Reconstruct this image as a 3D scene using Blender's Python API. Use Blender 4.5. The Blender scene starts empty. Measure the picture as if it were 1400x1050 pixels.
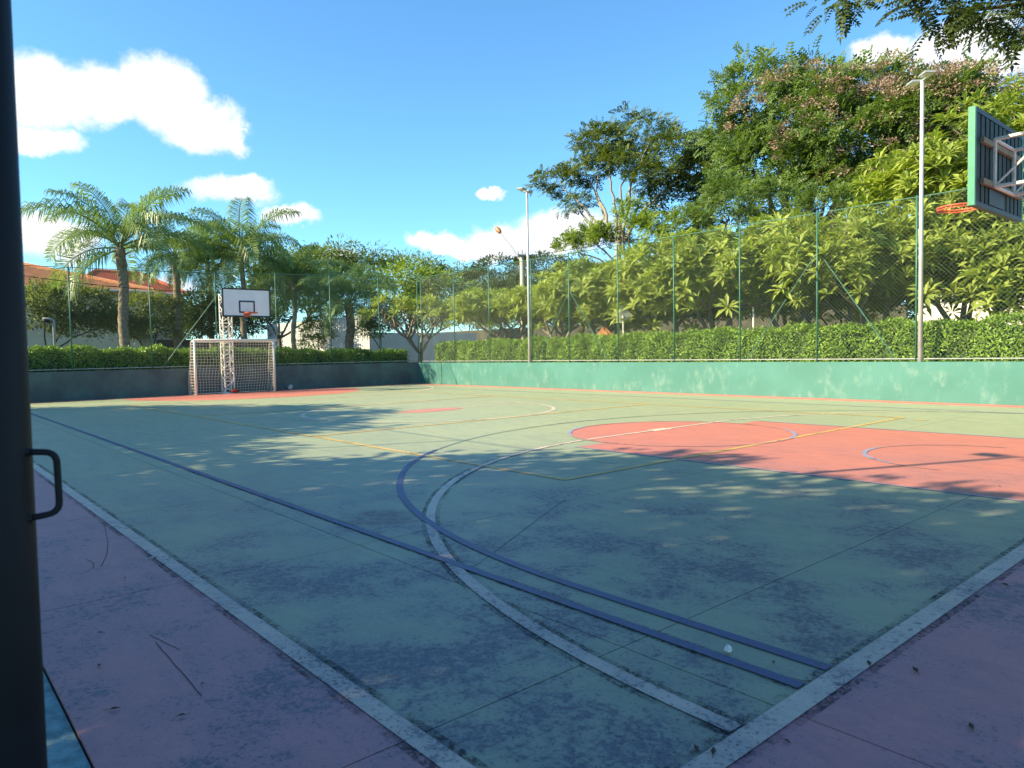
import bpy, math, random
import numpy as np
from mathutils import Vector, Matrix
random.seed(7); rng = np.random.default_rng(7)
scene = bpy.context.scene
col = scene.collection
R = math.radians

# ------------------------------------------------------------------ camera
# ground frame: u runs along the court length, v across it, z up; Blender X = u, Y = -v
F_PX, YAW, PITCH, ROLL = 978.53, -0.71409, -0.043775, -0.018119
CAM = np.array([-1.3294, 1.3598, 1.3685])
_fw = np.array([math.cos(YAW)*math.cos(PITCH), math.sin(YAW)*math.cos(PITCH), math.sin(PITCH)])
_r = np.array([math.sin(YAW), -math.cos(YAW), 0.0]); _up = np.cross(_r, _fw)
_R = math.cos(ROLL)*_r + math.sin(ROLL)*_up; _U = -math.sin(ROLL)*_r + math.cos(ROLL)*_up
cd = bpy.data.cameras.new('camera'); cam = bpy.data.objects.new('camera', cd); col.objects.link(cam)
cd.sensor_width = 36.0; cd.lens = F_PX/1400*36.0; cd.clip_start = 0.05; cd.clip_end = 3000
cd.dof.use_dof = True; cd.dof.focus_distance = 14.0; cd.dof.aperture_fstop = 9.0
cam.matrix_world = Matrix(((_R[0], _U[0], -_fw[0], CAM[0]), (_R[1], _U[1], -_fw[1], CAM[1]), (_R[2], _U[2], -_fw[2], CAM[2]), (0, 0, 0, 1)))
scene.camera = cam
def ray(x, y): return _fw + _R*(x-700)/F_PX - _U*(y-525)/F_PX
def pv(x, y, v):                       # pixel -> point on the plane v = const, as (u, v, z)
    d = ray(x, y); P = CAM + d*((-v-CAM[1])/d[1]); return (P[0], v, P[2])
def pu(x, y, u):
    d = ray(x, y); P = CAM + d*((u-CAM[0])/d[0]); return (u, -P[1], P[2])
def pg(x, y, z=0.0):
    d = ray(x, y); P = CAM + d*((z-CAM[2])/d[2]); return (P[0], -P[1], z)
def pd(x, y, dist):                    # pixel -> point at a horizontal distance from the camera
    d = ray(x, y); d = d/math.hypot(d[0], d[1]); P = CAM + dist*d; return (P[0], -P[1], P[2])

# ------------------------------------------------------------------ sun, sky, exposure
SUN_EL = R(31.5)
S_DIR = Vector((0.41*math.cos(SUN_EL), 0.912*math.cos(SUN_EL), math.sin(SUN_EL))).normalized()
sd = bpy.data.lights.new('sun', 'SUN'); sd.energy = 5.0; sd.angle = R(0.53); sd.color = (1.0, 0.87, 0.55)
so = bpy.data.objects.new('sun', sd); col.objects.link(so)
so.rotation_euler = S_DIR.to_track_quat('Z', 'Y').to_euler()
scene.render.engine = 'CYCLES'
scene.cycles.max_bounces = 5; scene.cycles.diffuse_bounces = 3; scene.cycles.glossy_bounces = 2; scene.cycles.transmission_bounces = 3; scene.cycles.transparent_max_bounces = 4
vs = scene.view_settings
vs.view_transform = 'Standard'; vs.look = 'None'; vs.gamma = 1.0; vs.exposure = 1.2; vs.use_curve_mapping = False

SKY_STRENGTH = 0.09
CLOUD_WHITE = 0.56
world = bpy.data.worlds.new('World'); scene.world = world; world.use_nodes = True
wt = world.node_tree; wn = wt.nodes; wl = wt.links; wn.clear()
def wnode(t, **k):
    n = wn.new(t)
    for a, b in k.items(): setattr(n, a, b)
    return n
w_out = wnode('ShaderNodeOutputWorld'); w_bg = wnode('ShaderNodeBackground'); w_bg.inputs['Strength'].default_value = SKY_STRENGTH
wl.new(w_bg.outputs[0], w_out.inputs[0])
sky = wnode('ShaderNodeTexSky', sky_type='NISHITA', sun_disc=False)
sky.sun_elevation = SUN_EL; sky.sun_rotation = math.atan2(S_DIR.x, S_DIR.y)
sky.air_density = 1.0; sky.dust_density = 0.3; sky.ozone_density = 2.0; sky.altitude = 600
tint = wnode('ShaderNodeMix', data_type='RGBA', blend_type='MULTIPLY'); tint.inputs[0].default_value = 1.0
wl.new(sky.outputs[0], tint.inputs[6]); tint.inputs[7].default_value = (0.76, 1.25, 1.46, 1)
# clouds: soft ellipses in (azimuth, height) with noise-broken edges, all round the horizon
tc = wnode('ShaderNodeTexCoord')
nz = wnode('ShaderNodeTexNoise'); nz.inputs['Scale'].default_value = 10.0; nz.inputs['Detail'].default_value = 6.0; nz.inputs['Roughness'].default_value = 0.66
wl.new(tc.outputs['Generated'], nz.inputs['Vector'])
sep = wnode('ShaderNodeSeparateXYZ'); wl.new(tc.outputs['Generated'], sep.inputs[0])
az = wnode('ShaderNodeMath', operation='ARCTAN2'); wl.new(sep.outputs[1], az.inputs[0]); wl.new(sep.outputs[0], az.inputs[1])
cmb = wnode('ShaderNodeCombineXYZ'); wl.new(az.outputs[0], cmb.inputs[0]); wl.new(sep.outputs[2], cmb.inputs[1])
wsub = wnode('ShaderNodeVectorMath', operation='SUBTRACT'); wl.new(nz.outputs['Color'], wsub.inputs[0]); wsub.inputs[1].default_value = (0.5, 0.5, 0.5)
wsc = wnode('ShaderNodeVectorMath', operation='MULTIPLY'); wl.new(wsub.outputs[0], wsc.inputs[0]); wsc.inputs[1].default_value = (0.11, 0.075, 0)
warp = wnode('ShaderNodeVectorMath', operation='ADD'); wl.new(cmb.outputs[0], warp.inputs[0]); wl.new(wsc.outputs[0], warp.inputs[1])
blobs_px = [(45, 128, 85, 50), (125, 130, 70, 42), (215, 132, 62, 55), (272, 170, 70, 38), (318, 180, 28, 30),
            (45, 193, 58, 24), (62, 322, 85, 34), (318, 264, 62, 20), (392, 298, 52, 15), (610, 337, 42, 16), (690, 332, 66, 24), (775, 322, 76, 32), (672, 269, 22, 9), (205, 385, 60, 18),
            (1210, 64, 45, 26), (1300, 60, 80, 36), (1345, 92, 66, 26), (450, 348, 40, 10)]
blobs = []
for x, y, rx, ry in blobs_px:
    d = ray(x, y); d = d/np.linalg.norm(d)
    dx = ray(x+rx, y); dy = ray(x, y-ry); dy = dy/np.linalg.norm(dy); dx = dx/np.linalg.norm(dx)
    blobs.append((math.atan2(d[1], d[0]), d[2], abs(math.atan2(dx[1], dx[0])-math.atan2(d[1], d[0])), abs(dy[2]-d[2])))
for k in range(9):                      # the rest of the sky carries the same scattered cumulus
    a = 0.55 + k*0.48 + random.uniform(-.1, .1); e = random.choice([.12, .2, .28, .36])+random.uniform(-.03, .05)
    if a > math.pi: a -= 2*math.pi
    w = random.uniform(.08, .17); blobs.append((a, e, w, w*.4))
prev = None
for a, e, ra, re in blobs:
    s1 = wnode('ShaderNodeVectorMath', operation='MULTIPLY_ADD'); wl.new(warp.outputs[0], s1.inputs[0]); s1.inputs[1].default_value = (1/ra, 1/re, 0); s1.inputs[2].default_value = (-a/ra, -e/re, 0)
    s3 = wnode('ShaderNodeVectorMath', operation='LENGTH'); wl.new(s1.outputs[0], s3.inputs[0])
    if prev is None: prev = s3.outputs['Value']
    else:
        m = wnode('ShaderNodeMath', operation='MINIMUM'); wl.new(prev, m.inputs[0]); wl.new(s3.outputs['Value'], m.inputs[1]); prev = m.outputs[0]
den = wnode('ShaderNodeMapRange', interpolation_type='SMOOTHSTEP'); wl.new(prev, den.inputs[0])
den.inputs[1].default_value = 1.22; den.inputs[2].default_value = 0.62; den.inputs[3].default_value = 0.0; den.inputs[4].default_value = 1.0
nz2 = wnode('ShaderNodeTexNoise'); nz2.inputs['Scale'].default_value = 14.0; nz2.inputs['Detail'].default_value = 4.0
wl.new(tc.outputs['Generated'], nz2.inputs['Vector'])
cr = wnode('ShaderNodeValToRGB'); wl.new(nz2.outputs['Fac'], cr.inputs[0])
cw = CLOUD_WHITE/SKY_STRENGTH
cr.color_ramp.elements[0].position = 0.36; cr.color_ramp.elements[0].color = (0.78, 0.83, 0.95, 1)
cr.color_ramp.elements[1].position = 0.55; cr.color_ramp.elements[1].color = (1, 1, 1, 1)
cwm = wnode('ShaderNodeVectorMath', operation='SCALE'); wl.new(cr.outputs[0], cwm.inputs[0]); cwm.inputs['Scale'].default_value = cw
cmix = wnode('ShaderNodeMix', data_type='RGBA'); wl.new(den.outputs[0], cmix.inputs[0]); wl.new(tint.outputs[2], cmix.inputs[6]); wl.new(cwm.outputs[0], cmix.inputs[7])
wl.new(cmix.outputs[2], w_bg.inputs['Color'])

# ------------------------------------------------------------------ materials
def newmat(name):
    m = bpy.data.materials.new(name); m.use_nodes = True
    return m, m.node_tree.nodes, m.node_tree.links, m.node_tree.nodes['Principled BSDF']
def N(nodes, t, **k):
    n = nodes.new(t)
    for a, b in k.items(): setattr(n, a, b)
    return n
def mixc(nodes, links, fac, a, b, blend='MIX'):
    n = N(nodes, 'ShaderNodeMix', data_type='RGBA', blend_type=blend)
    for s, i in ((fac, 0), (a, 6), (b, 7)):
        if hasattr(s, 'is_linked') or hasattr(s, 'links'): links.new(s, n.inputs[i])
        elif i == 0: n.inputs[0].default_value = s
        else: n.inputs[i].default_value = (*s[:3], 1)
    return n.outputs[2]
def math1(nodes, links, op, a, b=None, clamp=False):
    n = N(nodes, 'ShaderNodeMath', operation=op, use_clamp=clamp)
    for s, i in ((a, 0), (b, 1)):
        if s is None: continue
        if hasattr(s, 'links'): links.new(s, n.inputs[i])
        else: n.inputs[i].default_value = s
    return n.outputs[0]
def noise(nodes, links, vec, scale, detail=5, rough=.55, out='Fac'):
    n = N(nodes, 'ShaderNodeTexNoise'); n.inputs['Scale'].default_value = scale; n.inputs['Detail'].default_value = detail; n.inputs['Roughness'].default_value = rough
    links.new(vec, n.inputs['Vector']); return n.outputs[out]
def ramp(nodes, links, src, lo, hi, a=0.0, b=1.0):
    n = N(nodes, 'ShaderNodeMapRange', interpolation_type='SMOOTHSTEP'); links.new(src, n.inputs[0])
    for i, x in ((1, lo), (2, hi), (3, a), (4, b)): n.inputs[i].default_value = x
    return n.outputs[0]
def mat(name, c, rough=.7, var=.25, scale=6., metal=0., bump=0., c2=None, spec=.5, bscale=None):
    m, n, l, p = newmat(name)
    g = N(n, 'ShaderNodeNewGeometry').outputs['Position']
    f = noise(n, l, g, scale, 6)
    f = ramp(n, l, f, .3, .7)
    d = c2 or tuple(x*(1-var) for x in c)
    l.new(mixc(n, l, f, d, c), p.inputs['Base Color'])
    p.inputs['Roughness'].default_value = rough; p.inputs['Metallic'].default_value = metal; p.inputs['Specular IOR Level'].default_value = spec
    if bump:
        b = N(n, 'ShaderNodeBump'); b.inputs['Strength'].default_value = bump; b.inputs['Distance'].default_value = .02
        l.new(noise(n, l, g, bscale or scale*4, 5), b.inputs['Height']); l.new(b.outputs[0], p.inputs['Normal'])
    return m
def leafmat(name, dark, light, third=None, trans=.35, rough=.45, f3=.12, scale=.7, gloss=.25):
    m, n, l, p = newmat(name)
    geo = N(n, 'ShaderNodeNewGeometry')
    f = ramp(n, l, noise(n, l, geo.outputs['Position'], scale, 3), .32, .68)
    r = geo.outputs['Random Per Island']
    oi = N(n, 'ShaderNodeObjectInfo').outputs['Random']
    k = math1(n, l, 'ADD', math1(n, l, 'MULTIPLY', f, .45), math1(n, l, 'ADD', math1(n, l, 'MULTIPLY', r, .4), math1(n, l, 'MULTIPLY', oi, .15)))
    c = mixc(n, l, k, dark, light)
    if third:
        t = math1(n, l, 'GREATER_THAN', r, 1-f3); c = mixc(n, l, t, c, third)
    l.new(c, p.inputs['Base Color']); p.inputs['Roughness'].default_value = rough; p.inputs['Specular IOR Level'].default_value = gloss
    tr = N(n, 'ShaderNodeBsdfTranslucent')
    l.new(mixc(n, l, 1.0, c, (1.25, 1.3, .5), 'MULTIPLY'), tr.inputs[0])
    mx = N(n, 'ShaderNodeMixShader'); mx.inputs[0].default_value = trans
    l.new(p.outputs[0], mx.inputs[1]); l.new(tr.outputs[0], mx.inputs[2]); l.new(mx.outputs[0], n['Material Output'].inputs[0])
    return m

C_GREEN = (0.39, 0.415, 0.24); C_RED = (0.66, 0.215, 0.15); C_SURROUND = (0.62, 0.23, 0.235)
CL, CW = 26.3, 16.65                       # court length and width (goal line to goal line, sideline to sideline)
def paintmat(name, base, worn, amount=.5, line=False):
    """painted concrete: colour, faint roller variation, worn specks, black mottling under the trees and a painted blue-grey shade tint"""
    m, n, l, p = newmat(name)
    pos = N(n, 'ShaderNodeNewGeometry').outputs['Position']
    c = base(n, l, pos) if callable(base) else mixc(n, l, 0.0, base, base)
    big = ramp(n, l, noise(n, l, pos, .55, 5, .6), .3, .7)
    c = mixc(n, l, math1(n, l, 'MULTIPLY', big, .28), c, mixc(n, l, 1.0, c, (.72, .82, .95), 'MULTIPLY'))
    st = noise(n, l, pos, 26, 4, .7)                                                # roller texture
    c = mixc(n, l, math1(n, l, 'MULTIPLY', ramp(n, l, st, .35, .68), .22), c, mixc(n, l, 1.0, c, (.6, .62, .68), 'MULTIPLY'))
    mp = N(n, 'ShaderNodeMapping'); mp.inputs['Rotation'].default_value = (0, 0, .75); mp.inputs['Scale'].default_value = (1.1, 4.5, 1); l.new(pos, mp.inputs[0])
    wash = ramp(n, l, noise(n, l, mp.outputs[0], 1.5, 6, .7), .38, .66)               # sweeping and run-off streaks
    c = mixc(n, l, math1(n, l, 'MULTIPLY', wash, .38), c, mixc(n, l, 1.0, c, (.62, .66, .74), 'MULTIPLY'))
    mid = ramp(n, l, noise(n, l, pos, 7, 5, .7), .42, .70); c = mixc(n, l, math1(n, l, 'MULTIPLY', mid, .24), c, mixc(n, l, 1.0, c, (.6, .63, .7), 'MULTIPLY'))
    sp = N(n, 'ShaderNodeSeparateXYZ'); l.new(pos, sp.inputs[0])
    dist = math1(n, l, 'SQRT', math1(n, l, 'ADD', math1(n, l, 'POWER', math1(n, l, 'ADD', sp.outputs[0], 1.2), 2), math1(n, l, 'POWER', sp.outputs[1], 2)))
    damp_shade = ramp(n, l, dist, 13.0, 2.5)  # near-camera falloff for the algae and the painted shade tint
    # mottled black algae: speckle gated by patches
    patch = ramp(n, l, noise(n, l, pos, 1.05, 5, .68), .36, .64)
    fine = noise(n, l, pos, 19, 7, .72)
    thr = math1(n, l, 'SUBTRACT', .69, math1(n, l, 'MULTIPLY', math1(n, l, 'MULTIPLY', patch, damp_shade), .28))
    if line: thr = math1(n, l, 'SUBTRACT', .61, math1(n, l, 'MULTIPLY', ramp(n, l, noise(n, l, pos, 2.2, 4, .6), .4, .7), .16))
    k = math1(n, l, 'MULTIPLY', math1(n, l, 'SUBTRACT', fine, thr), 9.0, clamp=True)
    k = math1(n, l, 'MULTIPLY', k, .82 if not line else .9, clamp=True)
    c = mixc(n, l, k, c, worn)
    shade_tint = math1(n, l, 'ADD', math1(n, l, 'MULTIPLY', math1(n, l, 'MULTIPLY', patch, damp_shade), .34), math1(n, l, 'MULTIPLY', damp_shade, .22))         # blue-grey shade tint painted into the colour near the camera
    c = mixc(n, l, shade_tint, c, (.14, .14, .215))
    f2 = noise(n, l, pos, 44, 5, .78); t2 = math1(n, l, 'SUBTRACT', .66, math1(n, l, 'MULTIPLY', math1(n, l, 'MULTIPLY', math1(n, l, 'ADD', math1(n, l, 'MULTIPLY', patch, .65), .35), damp_shade), .17))
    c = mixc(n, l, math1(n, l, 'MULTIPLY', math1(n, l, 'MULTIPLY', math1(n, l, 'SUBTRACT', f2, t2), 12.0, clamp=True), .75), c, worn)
    if callable(base):
        w2 = N(n, 'ShaderNodeVectorMath', operation='ADD'); l.new(pos, w2.inputs[0]); nv = N(n, 'ShaderNodeVectorMath', operation='SCALE'); nv.inputs['Scale'].default_value = .5; l.new(noise(n, l, pos, 3, 4, .6, 'Color'), nv.inputs[0]); l.new(nv.outputs[0], w2.inputs[1])
        for cx_, cy_, rr_ in STAINS:
            q_ = N(n, 'ShaderNodeVectorMath', operation='DISTANCE'); l.new(w2.outputs[0], q_.inputs[0]); q_.inputs[1].default_value = (cx_+.25, -cy_+.25, .25)
            c = mixc(n, l, math1(n, l, 'MULTIPLY', math1(n, l, 'MULTIPLY', ramp(n, l, q_.outputs['Value'], rr_*1.3, rr_*.5), ramp(n, l, noise(n, l, pos, 14, 6, .7), .32, .62)), .85), c, (.10, .062, .060))
    spk = ramp(n, l, noise(n, l, pos, 95, 2, .5), .66, .74); c = mixc(n, l, math1(n, l, 'MULTIPLY', spk, .55), c, worn)
    l.new(c, p.inputs['Base Color']); p.inputs['Roughness'].default_value = .5; p.inputs['Specular IOR Level'].default_value = .5
    b = N(n, 'ShaderNodeBump'); b.inputs['Strength'].default_value = .35; b.inputs['Distance'].default_value = .006
    l.new(noise(n, l, pos, 60, 6, .65), b.inputs['Height']); l.new(b.outputs[0], p.inputs['Normal'])
    return m
def floor_base(n, l, pos):
    sp = N(n, 'ShaderNodeSeparateXYZ'); l.new(pos, sp.inputs[0]); x, y = sp.outputs[0], sp.outputs[1]
    ins = math1(n, l, 'MULTIPLY', math1(n, l, 'GREATER_THAN', x, 0.0), math1(n, l, 'LESS_THAN', x, CL))
    ins = math1(n, l, 'MULTIPLY', ins, math1(n, l, 'MULTIPLY', math1(n, l, 'LESS_THAN', y, 0.0), math1(n, l, 'GREATER_THAN', y, -CW)))
    near = math1(n, l, 'LESS_THAN', x, CL); near = math1(n, l, 'MULTIPLY', near, math1(n, l, 'GREATER_THAN', y, -CW))
    return mixc(n, l, ins, mixc(n, l, near, C_RED, C_SURROUND), C_GREEN)  # near surround: same red paint, its shaded mauve tone put into the colour
WORN = (.045, .048, .06)
STAINS = [(*pg(525, 708)[:2], .34)]
M = {}
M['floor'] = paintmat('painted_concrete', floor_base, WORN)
M['red'] = paintmat('red_paint', C_RED, WORN)
M['white_line'] = paintmat('white_line_paint', (.78, .62, .47), WORN, line=True)
M['yellow_line'] = paintmat('yellow_line_paint', (.80, .50, .12), WORN, line=True)
M['blue_line'] = paintmat('blue_line_paint', (.045, .075, .21), WORN, line=True)
M['lilac_line'] = paintmat('faded_blue_line_paint', (.36, .36, .50), WORN, line=True)
M['orange_spot'] = M['red']
M['pink_line'] = paintmat('faded_pink_line_paint', (.58, .27, .22), WORN, line=True)
M['faded_line'] = paintmat('worn_off_blue_paint', (.30, .37, .26), WORN, line=True)
def dirtmat():
    m, n, l, p = newmat('edge_dirt')
    pos = N(n, 'ShaderNodeNewGeometry').outputs['Position']
    p.inputs['Base Color'].default_value = (.03, .034, .042, 1); p.inputs['Roughness'].default_value = .9
    a = math1(n, l, 'MULTIPLY', ramp(n, l, noise(n, l, pos, 32, 8, .75), .40, .60), ramp(n, l, noise(n, l, pos, 2.3, 4, .65), .36, .60))
    l.new(math1(n, l, 'MULTIPLY', a, .75), p.inputs['Alpha']); return m
M['edge_dirt'] = dirtmat()
M['joint'] = mat('joint_dirt', (.022, .022, .026), .9, .4, 30)
M['blue_path'] = mat('blue_rough_concrete', (.24, .42, .46), .8, .45, 14, bump=.8, bscale=40)
M['wall'] = None
def wallmat():
    m, n, l, p = newmat('green_wall_paint')
    pos = N(n, 'ShaderNodeNewGeometry').outputs['Position']
    big = ramp(n, l, noise(n, l, pos, .8, 4), .3, .7)
    c = mixc(n, l, big, (.042, .165, .14), (.058, .20, .175))
    mp = N(n, 'ShaderNodeMapping'); mp.inputs['Scale'].default_value = (1.6, 1.6, .9); l.new(pos, mp.inputs[0])
    w = ramp(n, l, noise(n, l, mp.outputs[0], 2.1, 9, .66), .50, .74)
    c = mixc(n, l, math1(n, l, 'MULTIPLY', w, .36), c, (.28, .36, .32))
    mp2 = N(n, 'ShaderNodeMapping'); mp2.inputs['Scale'].default_value = (5, 5, .35); l.new(pos, mp2.inputs[0])
    dr = ramp(n, l, noise(n, l, mp2.outputs[0], 1.6, 5, .6), .55, .72)
    c = mixc(n, l, math1(n, l, 'MULTIPLY', dr, .35), c, (.05, .16, .12))
    l.new(c, p.inputs['Base Color']); p.inputs['Roughness'].default_value = .55
    b = N(n, 'ShaderNodeBump'); b.inputs['Strength'].default_value = .3; b.inputs['Distance'].default_value = .01
    l.new(noise(n, l, pos, 35, 5), b.inputs['Height']); l.new(b.outputs[0], p.inputs['Normal'])
    return m
M['wall'] = wallmat()
M['wall_dark'] = mat('grey_green_wall_paint', (.085, .15, .14), .75, .35, 1.2, c2=(.06, .085, .09), bump=.3)  # greyer, slightly darker green than the side wall
M['soil'] = mat('soil_and_grass', (.11, .13, .045), .95, .5, .6, c2=(.10, .07, .04), bump=.6)
M['earth'] = mat('orange_earth', (.42, .17, .07), .95, .35, 1.5, bump=.6)
M['green_steel'] = mat('green_painted_steel', (.045, .165, .12), .5, .3, 9)
M['wire'] = mat('green_coated_wire', (.13, .20, .17), .5, .3, 5)
M['galv'] = mat('galvanised_steel', (.55, .56, .56), .45, .2, 5, metal=.3)
M['rail'] = mat('grey_rail_steel', (.36, .37, .36), .5, .25, 5, metal=.2)
M['white_steel'] = mat('chipped_white_steel', (.82, .80, .74), .5, .18, 12)
M['black_steel'] = mat('black_gate_steel', (.008, .008, .011), .55, .3, 14, spec=.25)
M['cord'] = mat('net_cord', (.72, .67, .55), .85, .2, 20)
M['board_white'] = mat('board_white_paint', (.78, .78, .80), .5, .08, 3)
M['board_dark'] = mat('board_dark_paint', (.022, .03, .04), .55, .3, 6)
M['board_green'] = mat('board_green_paint', (.05, .30, .19), .5, .2, 6)
M['board_back'] = mat('board_back_wood', (.035, .065, .06), .7, .4, 5, c2=(.02, .03, .035))
M['batten'] = mat('bare_batten', (.34, .29, .20), .8, .3, 9)
M['rim'] = mat('rim_orange', (.62, .13, .06), .5, .2, 10)
M['concrete'] = mat('pole_concrete', (.46, .42, .35), .85, .2, 4, bump=.2)
M['lamp'] = mat('lamp_body_amber', (.46, .20, .08), .4, .2, 8)
M['lamp_grey'] = mat('lamp_body_grey', (.30, .31, .32), .5, .2, 8)
M['glass_pale'] = mat('lamp_glass', (.65, .66, .64), .15, .1, 8)
M['cable'] = mat('black_cable', (.015, .015, .016), .6, .2, 4)
M['cream'] = mat('cream_wall', (.66, .60, .42), .85, .12, 1.2)
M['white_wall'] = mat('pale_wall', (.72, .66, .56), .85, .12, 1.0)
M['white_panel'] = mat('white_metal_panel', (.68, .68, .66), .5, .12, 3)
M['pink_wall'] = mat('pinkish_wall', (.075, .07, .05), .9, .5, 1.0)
M['gutter'] = mat('grey_gutter', (.42, .42, .40), .5, .15, 4)
M['sign_grey'] = mat('sign_back_grey', (.42, .42, .42), .5, .2, 5, metal=.3)
M['brown'] = mat('brown_sign', (.32, .22, .13), .7, .2, 5)
M['car_white'] = mat('car_white_paint', (.72, .72, .72), .25, .05, 2)
M['car_red'] = mat('car_red_paint', (.42, .06, .04), .25, .1, 2)
M['car_glass'] = mat('car_glass', (.02, .025, .03), .08, .2, 2)
M['tyre'] = mat('tyre_rubber', (.02, .02, .02), .8, .2, 8)
M['asphalt'] = mat('asphalt', (.055, .055, .058), .9, .25, 8, bump=.3)
M['paper'] = mat('white_paper', (.75, .75, .72), .8, .1, 30)
M['dry'] = mat('dry_leaf_brown', (.10, .06, .035), .85, .4, 30)
M['red_cloth'] = mat('red_cloth', (.40, .05, .03), .85, .3, 20)
M['ball_white'] = mat('ball_white', (.62, .60, .56), .6, .15, 20)
def tilemat(name, c, c2):
    m, n, l, p = newmat(name)
    pos = N(n, 'ShaderNodeNewGeometry').outputs['Position']
    f = ramp(n, l, noise(n, l, pos, 2.5, 6), .3, .7)
    l.new(mixc(n, l, f, c2, c), p.inputs['Base Color']); p.inputs['Roughness'].default_value = .8
    return m
M['tile_orange'] = tilemat('orange_roof_tile', (.62, .27, .11), (.52, .21, .09))
M['tile_red'] = tilemat('red_roof_tile', (.55, .13, .06), (.44, .10, .05))
M['bark'] = mat('grey_bark', (.20, .165, .125), .95, .4, 5, bump=.6)
M['bark_pale'] = mat('pale_bark', (.34, .30, .24), .9, .35, 5, bump=.4)
M['bark_dark'] = mat('dark_bark', (.085, .066, .05), .95, .4, 5, bump=.6)
M['plum_bark'] = mat('plumeria_bark', (.30, .25, .20), .85, .35, 6, bump=.4)
M['palm_trunk'] = mat('palm_trunk', (.27, .215, .15), .95, .5, 7, bump=.8, bscale=14)
M['palm_pale'] = mat('palm_trunk_pale', (.50, .43, .32), .9, .3, 5, bump=.3)
M['l_hedge'] = leafmat('hedge_leaf', (.09, .18, .028), (.31, .46, .065), scale=1.6, trans=.15)
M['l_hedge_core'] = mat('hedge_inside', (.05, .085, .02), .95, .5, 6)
M['l_plum'] = leafmat('plumeria_leaf', (.12, .185, .035), (.42, .48, .105), (.36, .30, .05), f3=.05, scale=.5)
M['l_plum_fl'] = mat('plumeria_flower', (.62, .12, .14), .6, .3, 30, c2=(.70, .45, .30))
M['l_big'] = leafmat('big_tree_leaf', (.045, .095, .025), (.19, .27, .065), scale=.5)
M['l_flower'] = leafmat('dusty_pink_flower', (.30, .19, .15), (.48, .33, .26), scale=.9, trans=.2)
M['l_acacia'] = leafmat('acacia_leaf', (.045, .075, .018), (.17, .215, .045), scale=.5)
M['l_dark'] = leafmat('dark_tree_leaf', (.022, .042, .016), (.085, .125, .035), scale=.5)
M['l_bright'] = leafmat('bright_shrub_leaf', (.09, .15, .022), (.28, .36, .05), scale=.6)
M['l_olive'] = leafmat('olive_shrub_leaf', (.075, .10, .04), (.21, .245, .10), scale=.8)
M['l_far'] = leafmat('far_tree_leaf', (.06, .10, .03), (.17, .23, .06), scale=.3)
M['l_palm'] = leafmat('palm_leaf', (.085, .145, .05), (.26, .36, .12), scale=.5, rough=.35, gloss=.45)

# ------------------------------------------------------------------ mesh helpers
def link(o, parent=None):
    col.objects.link(o)
    if parent is not None: o.parent = parent
    return o
class MB:
    """collects shapes given in (u, v, z); build() links them as one mesh object"""
    def __init__(s): s.v = []; s.f = []; s.mi = []
    def add(s, vs, fs, mi=0):
        b = len(s.v); s.v += [tuple(map(float, x)) for x in vs]; s.f += [tuple(b+i for i in f) for f in fs]; s.mi += [mi]*len(fs); return s
    def box(s, a, b, mi=0):
        (x0, y0, z0), (x1, y1, z1) = a, b
        return s.add([(x0, y0, z0), (x1, y0, z0), (x1, y1, z0), (x0, y1, z0), (x0, y0, z1), (x1, y0, z1), (x1, y1, z1), (x0, y1, z1)],
                     [(0, 3, 2, 1), (4, 5, 6, 7), (0, 1, 5, 4), (1, 2, 6, 5), (2, 3, 7, 6), (3, 0, 4, 7)], mi)
    def tube(s, pts, rad, n=6, mi=0, cap=True):
        pts = [Vector(p) for p in pts]; rad = rad if hasattr(rad, '__len__') else [rad]*len(pts)
        rings = []; up = None
        for i, p in enumerate(pts):
            t = (pts[min(i+1, len(pts)-1)]-pts[max(i-1, 0)]).normalized()
            a = Vector((0, 0, 1)) if abs(t.z) < .9 else Vector((1, 0, 0))
            if up is not None: a = up
            x = (a - t*a.dot(t)); x = x.normalized() if x.length > 1e-6 else t.orthogonal().normalized(); y = t.cross(x); up = x
            rings.append([p + (x*math.cos(2*math.pi*k/n)+y*math.sin(2*math.pi*k/n))*rad[i] for k in range(n)])
        vs = [q for r in rings for q in r]; fs = []
        for i in range(len(pts)-1):
            for k in range(n): fs.append((i*n+k, i*n+(k+1) % n, (i+1)*n+(k+1) % n, (i+1)*n+k))
        if cap: fs.append(tuple(range(n-1, -1, -1))); fs.append(tuple((len(pts)-1)*n+k for k in range(n)))
        return s.add(vs, fs, mi)
    def bar(s, a, b, w, mi=0): return s.tube([a, b], w*.7071, 4, mi)
    def mesh(s, name, mats, origin=(0, 0, 0)):
        me = bpy.data.meshes.new(name)
        ox, oy, oz = origin
        me.from_pydata([(x-ox, -(y-oy), z-oz) for x, y, z in s.v], [], [f[::-1] for f in s.f])
        for m in (mats if isinstance(mats, (list, tuple)) else [mats]): me.materials.append(m)
        if any(s.mi): me.polygons.foreach_set('material_index', s.mi)
        me.update(); return me
    def build(s, name, mats, parent=None, smooth=False, origin=None):
        if origin is None: origin = tuple(parent['_o']) if parent is not None and '_o' in parent else (0, 0, 0)
        o = bpy.data.objects.new(name, s.mesh(name, mats, origin))
        if parent is None: o.location = (origin[0], -origin[1], origin[2])
        if parent is not None: o['_o'] = origin
        if smooth: o.data.polygons.foreach_set('use_smooth', [True]*len(o.data.polygons))
        return link(o, parent)
def tag(o, label=None, cat=None, group=None, kind=None):
    for k, x in (('label', label), ('category', cat), ('group', group), ('kind', kind)):
        if x: o[k] = x
    return o
def thing(name, at, label, cat, group=None):
    o = bpy.data.objects.new(name, None); o.location = (at[0], -at[1], at[2]); o['_o'] = tuple(at); o.empty_display_size = .2
    link(o); return tag(o, label, cat, group)
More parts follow.
